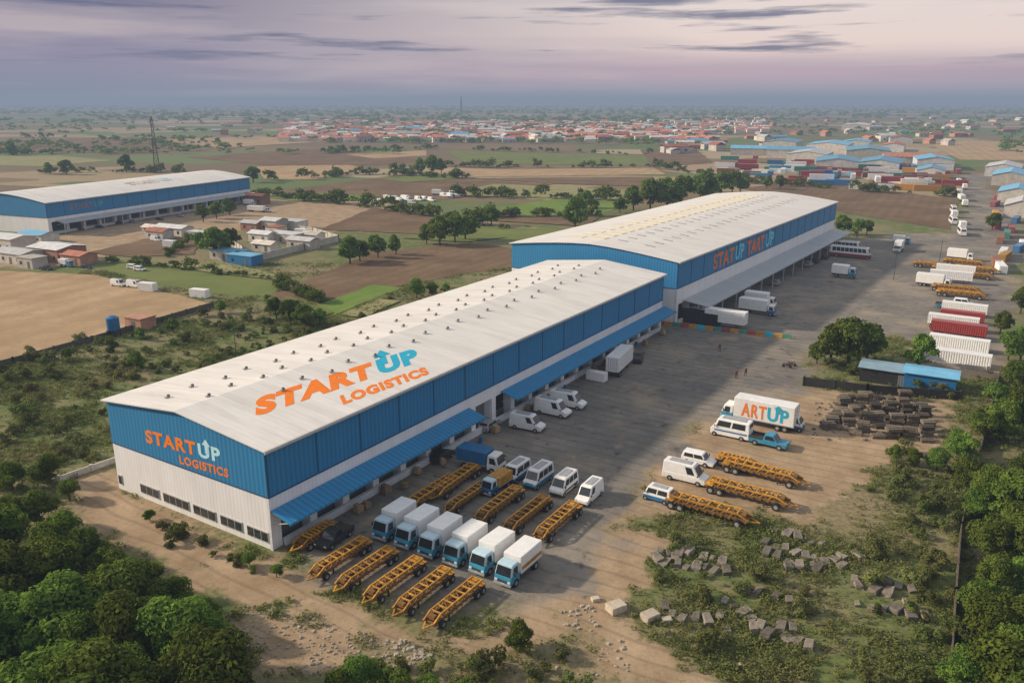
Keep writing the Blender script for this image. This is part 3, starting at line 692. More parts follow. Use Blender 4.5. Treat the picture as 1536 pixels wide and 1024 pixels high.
veh('tr',1120,748,right,'flatbed_trailer','yellow steel frame trailer on dusty ground','trailer',gt,1.1)
veh('tr',1142,716,right,'flatbed_trailer','yellow steel frame trailer on dusty ground','trailer',gt,1.1)
veh('trs',1105,700,right,'flatbed_trailer','short yellow trailer on dusty ground','trailer',gt)
veh('cabw',988,750,left,'truck_cab','small blue and white truck cab ahead of trailer','truck',None,.85)
veh('vanl',1028,720,right+.05,'delivery_van','white delivery van parked among yellow trailers','van')
veh('suv',1048,695,right,'parked_car','white estate car parked beside the van','car')
veh('camper',1097,654,left,'camper_van','white camper van with blue stripe','camper van')
veh('pick',1153,668,right,'pickup_truck','teal pickup parked beside white box truck','pickup truck',None,1.1)
veh('cabw',1183,642,right,'truck_cab','white and blue truck cab beside box truck','truck',None,1.0)
bx=veh('btx',1137,636,left,'box_truck','tall white box truck with painted logo','truck',s=1.08)
bx.rotation_euler=(0,0,left)
put_text(bx,'ART','orange',(2.2,1.25,1.3),(-1,0,0),fy,3.5,2.0,0,None,.03,.02); put_text(bx,'UP','teal',(-1.5,1.25,1.3),(-1,0,0),fy,2.9,2.0,0,None,.03,.03)
put_poly(bx,'arrow_emblem',[(x*1.1,y*.8) for x,y in ARROW],'teal',(-2.4,1.25,2.6),(-1,0,0),fy,None,.07)
veh('van',791,643,right+.1,'delivery_van','white delivery van parked on the yard','van')
veh('vanl',829,621,right+.05,'delivery_van','white delivery van parked near the dock','van')
veh('vanl',852,609,right+.1,'delivery_van','white delivery van beside another van','van')
veh('cwt',929,556,UA+.15,'container_trailer','white container trailer at the loading dock','trailer')
veh('cws',895,570,right,'low_container','low white container near dock','container',s=.6)
veh('cark',957,541,UA+.3,'parked_car','dark car parked by the loading dock','car')
veh('cark',664,688,UA,'parked_car','dark car parked under the blue canopy','car')
veh('cars',735,642,UA,'parked_car','grey car beside the dock opening','car')
gb='trucks parked near the second warehouse'
veh('bt2',1136,470,right,'box_truck','white box truck parked on the apron','truck',gb)
veh('btw',1140,459,right,'box_truck','white box truck parked on the apron','truck',gb)
veh('cwt',1088,490,right,'container_trailer','white container trailer beside dark container','trailer')
veh('ck',1040,483,right,'shipping_container','dark shipping container beside warehouse corner','container')
for x,y in ((1165,427),(1213,399),(1224,394),(1238,388)): veh('cars' if x%2 else 'cark',x,y,UA,'parked_car','small car parked on the apron','car','cars on the apron')
veh('busr',1274,386,right,'bus','white and red bus parked beside the warehouse','bus',None,1.15); veh('busw',1262,376,right,'bus','white bus parked beside the warehouse','bus',None,1.1)
veh('bt',1266,416,right,'box_truck','small white truck standing on the apron','truck',s=1.2)
veh('btw',1347,377,near,'box_truck','white truck on the apron','truck'); veh('bt',1352,366,right,'box_truck','white truck on the apron','truck')
for x,y,tp,s in ((1400,430,'bt2',1),(1425,424,'cwt2',.95),(1432,414,'cwt2',.9),(1440,390,'btw',1),(1445,473,'cwt2',.85),(1436,506,'crt',.95),(1428,494,'cwt2',.9),(1442,484,'crt',.8)):
    nm='box_truck' if tp[0]=='b' else 'container_trailer'
    veh(tp,x,y,right+random.uniform(-.06,.06),nm,('white' if tp!='crt' else 'red')+' '+nm.replace('_',' ')+' parked beside the service road','truck' if tp[0]=='b' else 'trailer','vehicles beside the service road',s)
for x,y in ((1440,446),(1455,417),(1445,398),(1430,408),(1432,438),(1462,408),(1400,402)): veh('tr',x,y,right,'flatbed_trailer','yellow steel frame trailer beside the service road','trailer',gt,1.2)
for x,y,tp,s in ((1437,523,'cw',.9),(1434,546,'cw',.95)): veh(tp,x,y,right,'shipping_container','white shipping container beside the service road','container',None,s)
veh('suv',1445,458,right,'parked_car','white car beside the service road','car'); veh('pick',1420,462,right,'pickup_truck','teal pickup beside service road','pickup truck')
for i in range(10):
    x=1436+random.uniform(-8,12); y=352-i*8.5; veh(random.choice(['bt2','btw','cwt2','busw']),x,y,UA+.2,'box_truck','truck parked along the service road','truck','trucks along the service road',.9)
for i in range(14):
    x=562+i*9.5; y=303+random.uniform(-3,3)+(-8 if i>9 else 0); veh(random.choice(['bt','btw','vanl','van','busw','bt']),x,y,right+random.uniform(-.3,.3),'parked_truck','white vehicle parked beside farmland track','truck','vehicles parked between the fields',.85)
for x,y,tp in ((178,429,'van'),(203,431,'vanl'),(222,436,'cws'),(200,403,'suv'),(210,406,'suv'),(300,446,'cws'),(385,318,'cwt2'),(180,336,'cark'),(200,334,'cars'),(240,330,'cark'),(150,342,'cark'),(270,325,'cars'),(120,345,'cark'),(100,400,'bt'),(70,405,'pickk'),(130,402,'cark'),(380,296,'bt'),(395,302,'van'),(375,308,'btw'),(400,318,'van'),(425,337,'bt'),(452,352,'cws'),(255,370,'cws'),(235,362,'van')):
    veh(tp,x,y,right+.2,'parked_vehicle','vehicle parked beside the fields and sheds','vehicle',None,.8)
PLD=[('pallet',MB().box(-.6,.6,-.5,.5,.12,.16).box(-.6,.6,-.5,-.38,0,.12).box(-.6,.6,.38,.5,0,.12).box(-.6,.6,-.06,.06,0,.12).mesh('pallet',['wood'])),('cartons',MB().box(-.56,-.01,-.46,.46,.162,.8).box(.01,.56,-.46,.46,.162,.95).box(-.5,.1,-.4,.4,.81,1.25).mesh('cartons',['carton'],.02))]
BAR=[('drum',MB().cyl((0,0,0),(0,0,.9),.3,.3,12).cyl((0,0,.3),(0,0,.34),.32,.32,12).cyl((0,0,.6),(0,0,.64),.32,.32,12).mesh('drum',['vb']))]
for i in range(26):
    u=random.uniform(3,106); p=A0+U*u-V*random.uniform(1.0,2.6)
    if random.random()<.7: place(PLD,p,UA+random.uniform(-.2,.2),'pallet_load','cartons stacked on a wooden pallet beside dock','pallet','pallet loads beside the dock',random.uniform(.7,1.0))
    else: place(BAR,p,0,'oil_drum','blue steel drum standing beside the dock','drum','drums beside the dock')
# ---------------------------------------------------------------- people, motorcycle
def person_mesh():
    pts=[(0,0,.95),(0,0,1.2),(0,0,1.42),(0,0,1.52),(.02,0,1.66),(0,.12,.88),(.08,.13,.48),(0,.13,.06),(.12,.14,.03),(0,-.12,.88),(-.08,-.13,.48),(-.16,-.13,.06),(-.05,-.14,.03),(0,.2,1.38),(.03,.27,1.1),(.1,.27,.86),(0,-.2,1.38),(-.03,-.27,1.1),(.06,-.27,.86)]
    ed=[(0,1),(1,2),(2,3),(3,4),(0,5),(5,6),(6,7),(7,8),(0,9),(9,10),(10,11),(11,12),(2,13),(13,14),(14,15),(2,16),(16,17),(17,18)]
    rad=[.15,.14,.15,.06,.10,.10,.07,.05,.04,.10,.07,.05,.04,.06,.045,.035,.06,.045,.035]
    me=bpy.data.meshes.new('person'); me.from_pydata(pts,ed,[]); o=bpy.data.objects.new('person',me); col.objects.link(o)
    o.modifiers.new('s','SKIN'); o.modifiers.new('u','SUBSURF').levels=1
    if not me.skin_vertices:
        bm=bmesh.new(); bm.from_mesh(me); bm.verts.layers.skin.verify(); bm.to_mesh(me); bm.free()
    for i,r_ in enumerate(rad): me.skin_vertices[0].data[i].radius=(r_,r_)
    me.skin_vertices[0].data[0].use_root=True
    dg=bpy.context.evaluated_depsgraph_get(); dg.update(); m2=bpy.data.meshes.new_from_object(o.evaluated_get(dg)); bpy.data.objects.remove(o)
    m2.materials.clear()
    for k in ('cloth','skin','vk'): m2.materials.append(M[k])
    for p in m2.polygons: z=p.center.z; p.material_index=1 if z>1.48 or (abs(p.center.y)>.22 and z<1.0) else (2 if z<.95 else 0)
    return m2
pm=person_mesh()
for x,y in ((1104,568),(1118,564),(1079,527)): single(pm,G(x,y),random.uniform(0,6),'person','person in a red shirt walking across the yard','person','people on the yard')
mc=[('wheel',MB().cyl((.65,-.06,.3),(.65,.06,.3),.3,.3,14).mesh('wheel',['tyre'])),('wheel',MB().cyl((-.6,-.06,.3),(-.6,.06,.3),.3,.3,14).mesh('wheel',['tyre'])),
 ('frame',MB().beam((.65,0,.3),(.45,0,.95),.07).beam((.45,0,.8),(-.6,0,.35),.1).box(-.2,.25,-.14,.14,.3,.6).mesh('frame',['steel'])),
 ('fuel_tank',MB().box(-.05,.4,-.14,.14,.66,.9).mesh('fuel_tank',['vr'],.04)),('seat',MB().box(-.75,-.06,-.13,.13,.7,.8).mesh('seat',['vk'],.03)),('handlebar',MB().beam((.42,-.35,1.0),(.42,.35,1.0),.04).mesh('handlebar',['steel']))]
for x,y in ((1180,551),(1187,549)): place(mc,G(x,y),right,'motorcycle','red motorcycle parked on the open yard','motorcycle','motorcycles on the yard')
# ---------------------------------------------------------------- trees
def clumps(rs,n,r,h0,h1,cr):
    c=[];rad=[]
    for i in range(n):
        a=rs.uniform(0,2*math.pi); q=math.sqrt(rs.random()); z=rs.random()
        prof=math.sin(math.pi*(.22+.7*z))**.7
        c.append((q*r*prof*math.cos(a),q*r*prof*math.sin(a),h0+(h1-h0)*z)); rad.append(cr*rs.uniform(.6,1.3))
    return np.array(c),np.array(rad)
def leafcloud(rs,c,rad,n,size):
    w=rad**2; w/=w.sum(); k=rs.choice(len(c),n,p=w)
    d=rs.normal(size=(n,3)); d/=np.linalg.norm(d,axis=1)[:,None]; d[:,2]=np.where(d[:,2]<-.3,-d[:,2]*.5,d[:,2])
    q=c[k]+d*(rad[k]*(.55+.55*rs.random(n)**.6))[:,None]
    nr=d+rs.normal(size=(n,3))*.45; nr/=np.linalg.norm(nr,axis=1)[:,None]
    t1=np.cross(nr,rs.normal(size=(n,3))); t1/=np.linalg.norm(t1,axis=1)[:,None]; t2=np.cross(nr,t1)
    s=(size*rs.uniform(.6,1.3,n))[:,None]
    v=np.stack([q-t1*s,q-t2*s*.6,q+t1*s,q+t2*s*.6],1).reshape(-1,3)
    return v,np.arange(4*n).reshape(n,4)
def tree_tpl(seed,h,r,ncl,n,size,mk='leaf',lo=.24,cr=.33):
    rs=np.random.default_rng(seed); c,rad=clumps(rs,ncl,r*.76,h*lo,h*.86,r*cr)
    v,f=leafcloud(rs,c,rad,n,size); cm=npmesh('crown',v,f,[M[mk]])
    tk=MB(); tk.cyl((0,0,-.1),(.05*r,0,h*.45),.035*h,.02*h,8)
    for i in range(0,min(ncl,9)):
        tk.cyl((.03*r,0,h*(.18+.02*i)),tuple(c[i]),.014*h,.005*h,5)
    return [('trunk',tk.mesh('trunk',['bark'])),('crown',cm)]
TN=[tree_tpl(i,7,3.2,18+i*2,8500,.20,'leaf',.24,.38) for i in range(6)]
TM=[tree_tpl(20+i,9,4.3,24,3500,.40) for i in range(4)]
TF=[tree_tpl(40+i,9,5.2,14,550,1.0,'leaf',.18) for i in range(4)]
BU=[tree_tpl(60+i,2.0,1.7,10,900,.17,'bushleaf',.12) for i in range(4)]
def tree(tp,p,h,base,label,name='tree',cat='tree',group=None,wide=1.0):
    s=h/base; return place(random.choice(tp),p,random.uniform(0,6.28),name,label,cat,group,(s*wide*random.uniform(.9,1.2),s*wide*random.uniform(.9,1.2),s))
def inpoly(poly,x,y):
    c=False; n=len(poly)
    for i in range(n):
        x0,y0=poly[i]; x1,y1=poly[(i+1)%n]
        if (y0>y)!=(y1>y) and x<(x1-x0)*(y-y0)/(y1-y0)+x0: c=not c
    return c
def scatter(polypx,n,mind):
    p=PX(polypx); lo=p.min(0); hi=p.max(0); out=[]; tries=0
    while len(out)<n and tries<n*60:
        tries+=1; q=(random.uniform(lo[0],hi[0]),random.uniform(lo[1],hi[1]))
        if not inpoly(p,*q): continue
        if all((q[0]-a[0])**2+(q[1]-a[1])**2>mind*mind for a in out): out.append(q)
    return out
gw='trees of the woodland edge'
for q in scatter([(-60,850),(50,850),(120,900),(200,950),(310,1000),(345,1060),(330,1200),(-200,1200),(-160,900)],40,3.4):
    tree(TN,Vector((*q,0)),random.uniform(4.2,9.0),7,'dense leafy green tree in the woodland edge',group=gw,wide=1.0)
for q in scatter([(1490,760),(1560,690),(1640,700),(1640,1200),(1530,1200),(1500,1040),(1485,900)],30,3.3):
    tree(TN,Vector((*q,0)),random.uniform(4.0,7.6),7,'dense leafy green tree beside the yard boundary',group=gw,wide=1.0)
for x,y,h in ((75,725,4),(20,735,4),(105,750,3),(60,790,4.5),(10,800,5),(130,850,4.5),(165,880,4.5),(215,900,4.5),(260,930,4.8),(300,960,4.6),(95,830,5),(780,975,3.0),(540,1045,3.8),(590,1055,3.6),(510,1060,3.5),(640,1060,3),(700,1065,3),(1370,700,2.6),(1340,690,2.2),(1405,705,3.4),(1440,690,4.4),(1475,665,5),(1450,730,4.2),(1480,760,5),(1500,660,6),(1530,640,6.5),(1440,1035,4),(1480,850,5.5),(1465,780,4.4),(1470,930,4.4),(375,850,1.8),(415,865,1.5),(265,800,1.4),(225,780,1.4),(860,1065,2.6)):
    tree(TN,G(x,y),h,7,'leafy green tree on scrubby ground',group='trees around the yard')
for x,y,hp in ((325,388,48),(345,382,40),(305,333,26),(325,328,26),(345,323,26),(660,368,45),(682,364,44),(698,360,38),(737,338,30),(862,345,50),(525,396,42),(567,386,35),(594,382,30),(648,263,30),(632,262,25),(662,260,22),(950,316,38),(975,318,50),(1000,316,50),(1020,312,48),(1060,302,44),(1080,297,40),(1098,292,36),(1265,352,30),(1285,356,28),(1300,352,22),(1245,543,62),(1300,538,54),(1272,548,74),(1378,556,58),(415,480,35),(436,486,38),(460,492,38),(480,488,25),(625,448,32),(648,445,22),(668,442,18),(190,258,26),(20,233,20),(380,274,24),(100,262,22),(75,262,18),(330,470,22),(300,372,24),(1170,285,22),(1150,283,20),(930,320,24),(880,312,26),(260,500,24),(210,510,20),(205,555,30),(100,540,20),(1488,345,26),(1500,500,36),(1512,540,45),(1520,590,50),(1530,470,40),(1490,610,38),(1505,640,46),(1050,300,38),(1110,290,30),(1225,545,34),(1530,540,50),(1535,640,56),(1465,645,34),(540,392,32),(640,366,30)):
    p=G(x,y); h=hp*mpp(p)*1.0; tree(TM if p.y<700 else TF,p,h,9,'rounded leafy tree standing between the fields',group='trees between the fields',wide=.95)
cand=scatter([(-40,560),(300,475),(480,490),(600,470),(620,480),(160,640),(150,700),(60,730),(-60,760)],135,2.2)+scatter([(0,430),(440,450),(620,440),(640,470),(420,500),(200,500),(-40,560)],40,4)+scatter([(960,800),(1200,780),(1300,700),(1430,760),(1460,1040),(1060,1040),(980,930)],26,3)+scatter([(1330,680),(1440,680),(1490,1000),(1400,1000)],34,2)+scatter([(230,790),(400,850),(380,870),(260,830)],8,1.6)+scatter([(1180,545),(1430,600),(1420,575),(1210,548)],14,1.8)+scatter([(500,1010),(850,990),(900,1040),(480,1060)],18,1.6)
for q in cand:
    x,y=q
    if any(inpoly(f,x,y) for f in FP[:4]): continue
    tree(BU,Vector((x,y,0)),random.uniform(.6,2.0),2.0,'low scrubby green bush on dry ground','bush','bush','bushes on the scrubland')
def bake(tp,pts,scales,mats,name,label=None):
    vs=[]; src=[]
    for m in tp:
        v=np.empty(len(m.vertices)*3,np.float32); m.vertices.foreach_get('co',v); v=v.reshape(-1,3); src.append(v)
    for i,(p,s) in enumerate(zip(pts,scales)):
        v=src[i%len(src)]; a=random.uniform(0,6.28); c_,s_=math.cos(a),math.sin(a)
        q=np.stack([(v[:,0]*c_-v[:,1]*s_)*s[0]+p[0],(v[:,0]*s_+v[:,1]*c_)*s[0]+p[1],v[:,2]*s[1]],1); vs.append(q)
    v=np.concatenate(vs); n=len(v)//4
    me=npmesh(name,v,np.arange(4*n).reshape(n,4),mats); o=add(name,me,kind='stuff'); o['label']=label or name; o['category']=name.replace('_',' '); return o
rs=np.random.default_rng(15); hd=[]
for i in range(4):
    c,rad=clumps(rs,9,.62,.22,.8,.26); v,f=leafcloud(rs,c,rad,260,.10); hd.append(npmesh('clump',v,f,[M['leaf']]))
lines=[((380,292),(560,312)),((560,312),(770,345)),((690,295),(960,300)),((400,272),(620,256)),((620,250),(980,252)),((60,260),(280,258)),((980,250),(1120,275)),((480,230),(660,222)),((670,224),(980,232)),((1120,275),(1440,296)),((0,232),(230,228)),((160,392),(420,420)),((700,326),(900,324)),((560,262),(700,268)),((0,205),(330,216)),((410,428),(480,455)),((250,385),(300,350))]
pts=[];scl=[]
for a,b in lines:
    for i in range(34):
        tt=random.random(); p=G(a[0]+(b[0]-a[0])*tt,a[1]+(b[1]-a[1])*tt+random.uniform(-1.5,1.5)); pts.append(p); h=random.uniform(1.6,4.5) if random.random()<.75 else random.uniform(5,7.5)
        if p.y<330: h*=.5
        scl.append((h*random.uniform(.8,1.3),h))
bake(hd,pts,scl,[M['leaf']],'hedgerow','bushy green hedgerows along the field edges')
rs=np.random.default_rng(5); lo=[]
for i in range(3):
    c,rad=clumps(rs,5,.6,.3,.75,.35); v,f=leafcloud(rs,c,rad,60,.19); lo.append(npmesh('clump',v,f,[M['leaf']]))
pts=[];scl=[]
for i in range(5200):
    x=random.uniform(-100,1640); y=160+72*random.random()**1.5
    town=480<x<1100 and 180<y<216
    if not town and random.random()<.5 and y>178: continue
    if 1050<x<1500 and y>204: continue
    p=G(x,y)
    if not town and fbm(np.array([p.x]),np.array([p.y]),220)[0]<.42 and y>172: continue
    pts.append(p); k=random.uniform(3.5,7)*(1 if y>185 else 1.7); scl.append((k*random.uniform(.8,2.0),k*.95))
bake(lo,pts,scl,[M['leaf']],'distant_woodland','hazy belt of distant trees across the plain')
rs=np.random.default_rng(9); tf=[]
for i in range(4):
    c=np.array([[0,0,.15]]); v,f=leafcloud(rs,c,np.array([.32]),14,.12); v[:,2]=np.abs(v[:,2]); tf.append(npmesh('tuft',v,f,[M['grassleaf']]))
NX=200000; X=rng.uniform(-125,90,NX); Y=60+190*rng.random(NX)**1.3
infr=np.abs(X)<(Y*.66+10); X=X[infr]; Y=Y[infr]
a,d,v=cover(X,Y); pr=np.clip(v*1.0+.07,0,1)*(a<.2)*(d<.5)
for f in FP[:4]: pr*=(sdf(f,X,Y)>0)
b=PX([(180,735),(412,835),(1012,535),(1260,360),(1072,330),(780,420)]); pr*=(sdf(b,X,Y)>0)
pr*=np.clip((fbm(X+50,Y+70,8)-.36)*6,0.06,1)
kp=rng.random(len(X))<pr; X=X[kp];Y=Y[kp]
bake(tf,list(zip(X,Y)),[(random.uniform(.5,1.6),random.uniform(.4,1.3)) for _ in X],[M['grassleaf']],'grass_cover','dry grass and weeds covering the ground')
# ---------------------------------------------------------------- blocks, rubble
def blk(seed):
    r_=random.Random(seed); m=MB().box(-.8,.8,-.45,.45,0,.5); m.v=[(x+r_.uniform(-.14,.14),y+r_.uniform(-.12,.12),z+r_.uniform(-.08,.08)) for x,y,z in m.v]; return m.mesh('stone_block',['block'],.05)
BL=[blk(i) for i in range(7)]; pl=MB().box(-.8,.8,-.6,.6,0,.7).mesh('pale_block',['palestone'],.06)
def row(x0,y0,x1,y1,n):
    a=G(x0,y0); b=G(x1,y1); ang=math.atan2(b.y-a.y,b.x-a.x); n=max(n,int((b-a).length/.9))
    for i in range(n):
        if random.random()<.10: continue
        k=i/max(1,n-1); p=a.lerp(b,k)+Vector((random.uniform(-.2,.2),random.uniform(-.45,.45),-.03))
        s=random.uniform(.55,1.0); single(random.choice(BL),p,ang+math.pi/2+random.uniform(-.45,.45),'stone_block','weathered grey masonry block lying in the grass','stone block','masonry blocks dumped on the grass',(s,s,s*random.uniform(.8,1.5)),(random.uniform(-.14,.14),random.uniform(-.14,.14)))
for a in ((990,826,1085,842,6),(1000,845,1105,862,6),(1150,818,1265,850,6),(1165,800,1235,818,5),(1180,854,1285,832,5),(1280,868,1368,885,5),(1120,886,1185,902,5),(1088,905,1130,930,4),(1005,922,1085,940,5),(1110,935,1215,970,6),(1290,882,1355,900,4),(985,842,1012,838,2),(1130,948,1175,960,3),(1285,905,1385,928,5),(1000,912,1080,922,4),(1150,832,1230,858,4),(1110,922,1190,945,4)): row(*a)
for x,y,s in ((924,915,1.1),(975,928,1.0),(893,900,.5),(1000,932,.6),(1108,998,.3)): single(pl,G(x,y),random.uniform(0,1),'pale_stone_block','pale cut stone block on sandy ground','stone block','pale blocks on the track',(s,s,s))
tb=MB()
for k in range(3):
    for j in range(2): tb.box(-1.1+j*1.12,-.02+j*1.12,-.7+k*.5,-.7+k*.5+.44,0,.5+(k%2)*.08)
tbm=tb.mesh('block_stack',['wood'],.03)
for r_ in range(9):
    a=G(1224+r_*5,648-r_*6.5); b=G(1405-r_*2,662-r_*7.6)
    n=int((b-a).length/2.2)
    for i in range(n):
        if random.random()<.06: continue
        p=a.lerp(b,(i+.5)/n)+Vector((random.uniform(-.35,.35),random.uniform(-.35,.35),0)); ang=math.atan2(b.y-a.y,b.x-a.x)
        for lv in range(random.choice([1,1,2,3])):
            single(tbm,p+Vector((0,0,lv*.6)),ang+random.uniform(-.3,.3),'block_stack','stack of dark weathered blocks in the salvage yard','block stack','block stacks in the salvage yard',(random.uniform(.65,1.0),random.uniform(.7,1),1.0))
rb=MB()
def rubble(poly,n,s0,s1,mi):
    for q in scatter(poly,n,.12):
        s=random.uniform(s0,s1); a=random.uniform(0,6); c_,s_=math.cos(a)*s,math.sin(a)*s; x,y=q; h=s*random.uniform(.4,.8)
        k=random.uniform(.5,.9)
        rb.hexa([(x-c_,y-s_,-.02),(x+s_,y-c_,-.02),(x+c_,y+s_,-.02),(x-s_,y+c_,-.02),(x-c_*k,y-s_*k,h),(x+s_*k,y-c_*k,h*.8),(x+c_*k,y+s_*k,h*.9),(x-s_*k,y+c_*k,h)],mi)
rubble([(370,905),(460,920),(640,975),(600,1020),(450,1020),(350,980)],420,.06,.22,2)
rubble([(590,960),(640,965),(650,990),(580,985)],50,.1,.35,1)
rubble([(835,915),(880,905),(910,935),(880,950),(845,940)],26,.12,.3,1)
rubble([(900,950),(960,970),(940,1024),(820,1024),(860,960)],30,.08,.3,1)
rubble([(1000,800),(1400,850),(1380,1000),(1000,960)],300,.08,.3,0)
rubble([(1220,600),(1400,600),(1420,665),(1215,660)],200,.1,.4,0)
o=add('rubble',rb.mesh('rubble',['block','palestone','gravel']),kind='stuff'); o['label']='loose stones and rubble on dusty ground'; o['category']='rubble'
# ---------------------------------------------------------------- sheds, walls, small buildings
def house(x,y,L,W,h,ang,rm,wm,label,name='shed',rise=.8,cat='shed',detail=True,flat=False):
    p=G(x,y); r=bpy.data.objects.new(name,None); col.objects.link(r); r.location=p; r.rotation_euler=(0,0,ang); r['label']=label; r['category']=cat
    wb=MB().box(-L/2,L/2,-W/2,W/2,0,h)
    if not flat:
        for sx_ in (-1,1):
            a,b=sx_*L/2-(.2 if sx_>0 else 0),sx_*L/2+(0 if sx_>0 else .2)
            wb.hexa([(a,-W/2,h),(b,-W/2,h),(b,W/2,h),(a,W/2,h),(a,-.02,h+rise),(b,-.02,h+rise),(b,.02,h+rise),(a,.02,h+rise)])
    add('wall',wb.mesh('wall',[wm]),r)
    rf=MB(); e=.4; dz=rise*e/(W/2)
    if flat: rf.box(-L/2-.2,L/2+.2,-W/2-.2,W/2+.2,h+.002,h+.2)
    else:
        for s in (-1,1):
            rf.hexa([(-L/2-e,s*(W/2+e),h-dz+.03),(L/2+e,s*(W/2+e),h-dz+.03),(L/2+e,0,h+rise+.03),(-L/2-e,0,h+rise+.03),(-L/2-e,s*(W/2+e),h-dz+.15),(L/2+e,s*(W/2+e),h-dz+.15),(L/2+e,0,h+rise+.15),(-L/2-e,0,h+rise+.15)])
    add('roof',rf.mesh('roof',[rm]),r)
    if detail:
        n=max(1,int(L/3.5))
        for i in range(n):
            xx=-L/2+(i+.5)*L/n
            if i==n//2: add('door',MB().box(xx-.55,xx+.55,-W/2-.06,-W/2-.005,0,2.1).mesh('door',['shutter']),r)
            else: add('window',MB().box(xx-.5,xx+.5,-W/2-.05,-W/2-.005,1.0,2.0).mesh('window',['glass']),r)
    return r
house(1332,571,9,5,2.6,right+.05,'gbroof','vk','long low shed with blue grey sheet roof',rise=.3)
house(1394,582,8,5,3.0,right+.05,'broof','vb','bright blue shed with blue sheet roof',rise=.3)
for x,y,L,W,h,rm,wm in ((15,372,16,9,4,'tinroof','wall'),(30,392,14,8,3.2,'tinroof','wall'),(88,388,14,10,4,'tinroof','brick'),(10,335,26,14,7,'tinroof','vk'),(60,362,12,7,3,'broof','wall'),(345,389,12,5,3,'broof','wall'),(368,396,10,5,3,'broof','vb'),(412,345,8,7,4,'tinroof','wall'),(440,342,10,6,3,'tinroof','wall'),(430,362,12,6,3,'tinroof','wall'),(395,362,9,5,3,'tinroof','wall'),(262,352,14,6,3,'tinroof','wall'),(240,358,9,5,3,'redroof','wall'),(455,372,10,5,3,'tinroof','wall'),(385,305,12,6,4,'redroof','brick'),(212,492,5,4,2.6,'brick','brick'),(415,352,6,5,3,'redroof','wall'),(470,362,7,5,2.8,'wall','wall'),(380,345,8,5,3,'tinroof','brick'),(300,358,8,4,2.6,'tinroof','wall'),(120,395,9,6,3,'redroof','brick'),(50,400,7,5,3,'wall','wall'),(400,376,8,5,2.6,'wall','wall'),(230,350,7,4,2.5,'wall','wall')):
    house(x,y,L,W,h,right+.1,rm,wm,('blue' if rm=='broof' else 'pale')+' roofed shed beside the farm track',flat=random.random()<.4)
def wallrun(pts,h,w,m,name,label,cat):
    mb=MB()
    for a,b in zip(pts[:-1],pts[1:]):
        p,q=G(*a),G(*b); mb.beam(p+Vector((0,0,h/2)),q+Vector((0,0,h/2)),w,h)
        n=int((q-p).length/4)
        for i in range(n+1):
            c=p.lerp(q,i/max(1,n)); mb.box(c.x-w*.8,c.x+w*.8,c.y-w*.8,c.y+w*.8,0,h+.12)
    o=add(name,mb.mesh(name,[m])); o['label']=label; o['category']=cat
wallrun([(320,352),(385,392),(508,362),(470,350),(400,340)],2.2,.25,'wall','compound_wall','pale plaster wall around the compound','wall')
wallrun([(-40,560),(20,545),(165,505),(320,460)],1.2,.2,'block','boundary_wall','low wall along the bare field','wall')
wallrun([(90,722),(182,690)],.8,.25,'wall','boundary_wall','low pale wall beside the scrub','wall')
wallrun([(1205,578),(1300,590),(1440,600)],1.6,.2,'vk','fence','dark low wall beside the sheds','wall')
wallrun([(1425,1000),(1432,900),(1440,800),(1500,560)],1.4,.12,'wood','fence','weathered fence along yard edge','fence')
wallrun([(1400,548),(1480,556)],.8,.2,'wall','boundary_wall','low wall by service road','wall')
cols=['vr','vy','cgreen','vr','vy','teal','vy','cgreen']; pa,pb=G(985,486),G(1187,508)
for i in range(16):
    p=pa.lerp(pb,i/16); q=pa.lerp(pb,(i+.97)/16); c=(p+q)/2; d=(q-p)
    L=d.length; me=MB().hexa([(-L/2,-.35,0),(L/2,-.35,0),(L/2,.35,0),(-L/2,.35,0),(-L/2,-.12,.85),(L/2,-.12,.85),(L/2,.12,.85),(-L/2,.12,.85)]).mesh('road_barrier',[cols[i%8]],.03)
    single(me,c,math.atan2(d.y,d.x),'road_barrier','painted concrete road barrier between the warehouses','barrier','coloured road barriers')
p=G(172,505); tk=[('tank',MB().cyl((0,0,1.6),(0,0,4.2),1.3,1.3,16).cyl((0,0,4.2),(0,0,4.6),1.3,.5,16).mesh('tank',['vb'])),('stand',MB().beam((-.9,-.9,0),(-.9,-.9,1.6),.2).beam((.9,-.9,0),(.9,-.9,1.6),.2).beam((.9,.9,0),(.9,.9,1.6),.2).beam((-.9,.9,0),(-.9,.9,1.6),.2).box(-1.1,1.1,-1.1,1.1,1.45,1.59).mesh('stand',['steel']))]
place(tk,p,0,'water_tank','blue water tank on a stand by the field','water tank')
def tower(x,y,h,b,tk=.35):
    mb=MB(); n=9; cs=[(-1,-1),(1,-1),(1,1),(-1,1)]
    for i in range(n):
        z0=h*i/n; z1_=h*(i+1)/n; w0=b*(1-.8*i/n)/2; w1=b*(1-.8*(i+1)/n)/2
        for k in range(4):
            a=cs[k]; c=cs[(k+1)%4]
            mb.beam((a[0]*w0,a[1]*w0,z0),(a[0]*w1,a[1]*w1,z1_),tk); mb.beam((a[0]*w0,a[1]*w0,z0),(c[0]*w1,c[1]*w1,z1_),tk*.55); mb.beam((c[0]*w0,c[1]*w0,z0),(a[0]*w1,a[1]*w1,z1_),tk*.55); mb.beam((a[0]*w1,a[1]*w1,z1_),(c[0]*w1,c[1]*w1,z1_),tk*.55)
    P=[('mast',mb.mesh('mast',['vk']))]
    for z in (.9,.82):
        for c in cs: P.append(('antenna',MB().box(c[0]*.9-.3,c[0]*.9+.3,c[1]*.9-.3,c[1]*.9+.3,h*z,h*z+2.2).mesh('antenna',['vs'])))
    place(P,G(x,y),.3,'lattice_tower','steel lattice mast standing among the fields','tower')
tower(236,256,37,3.6,.22)
tower(692,172,60,8,.7)
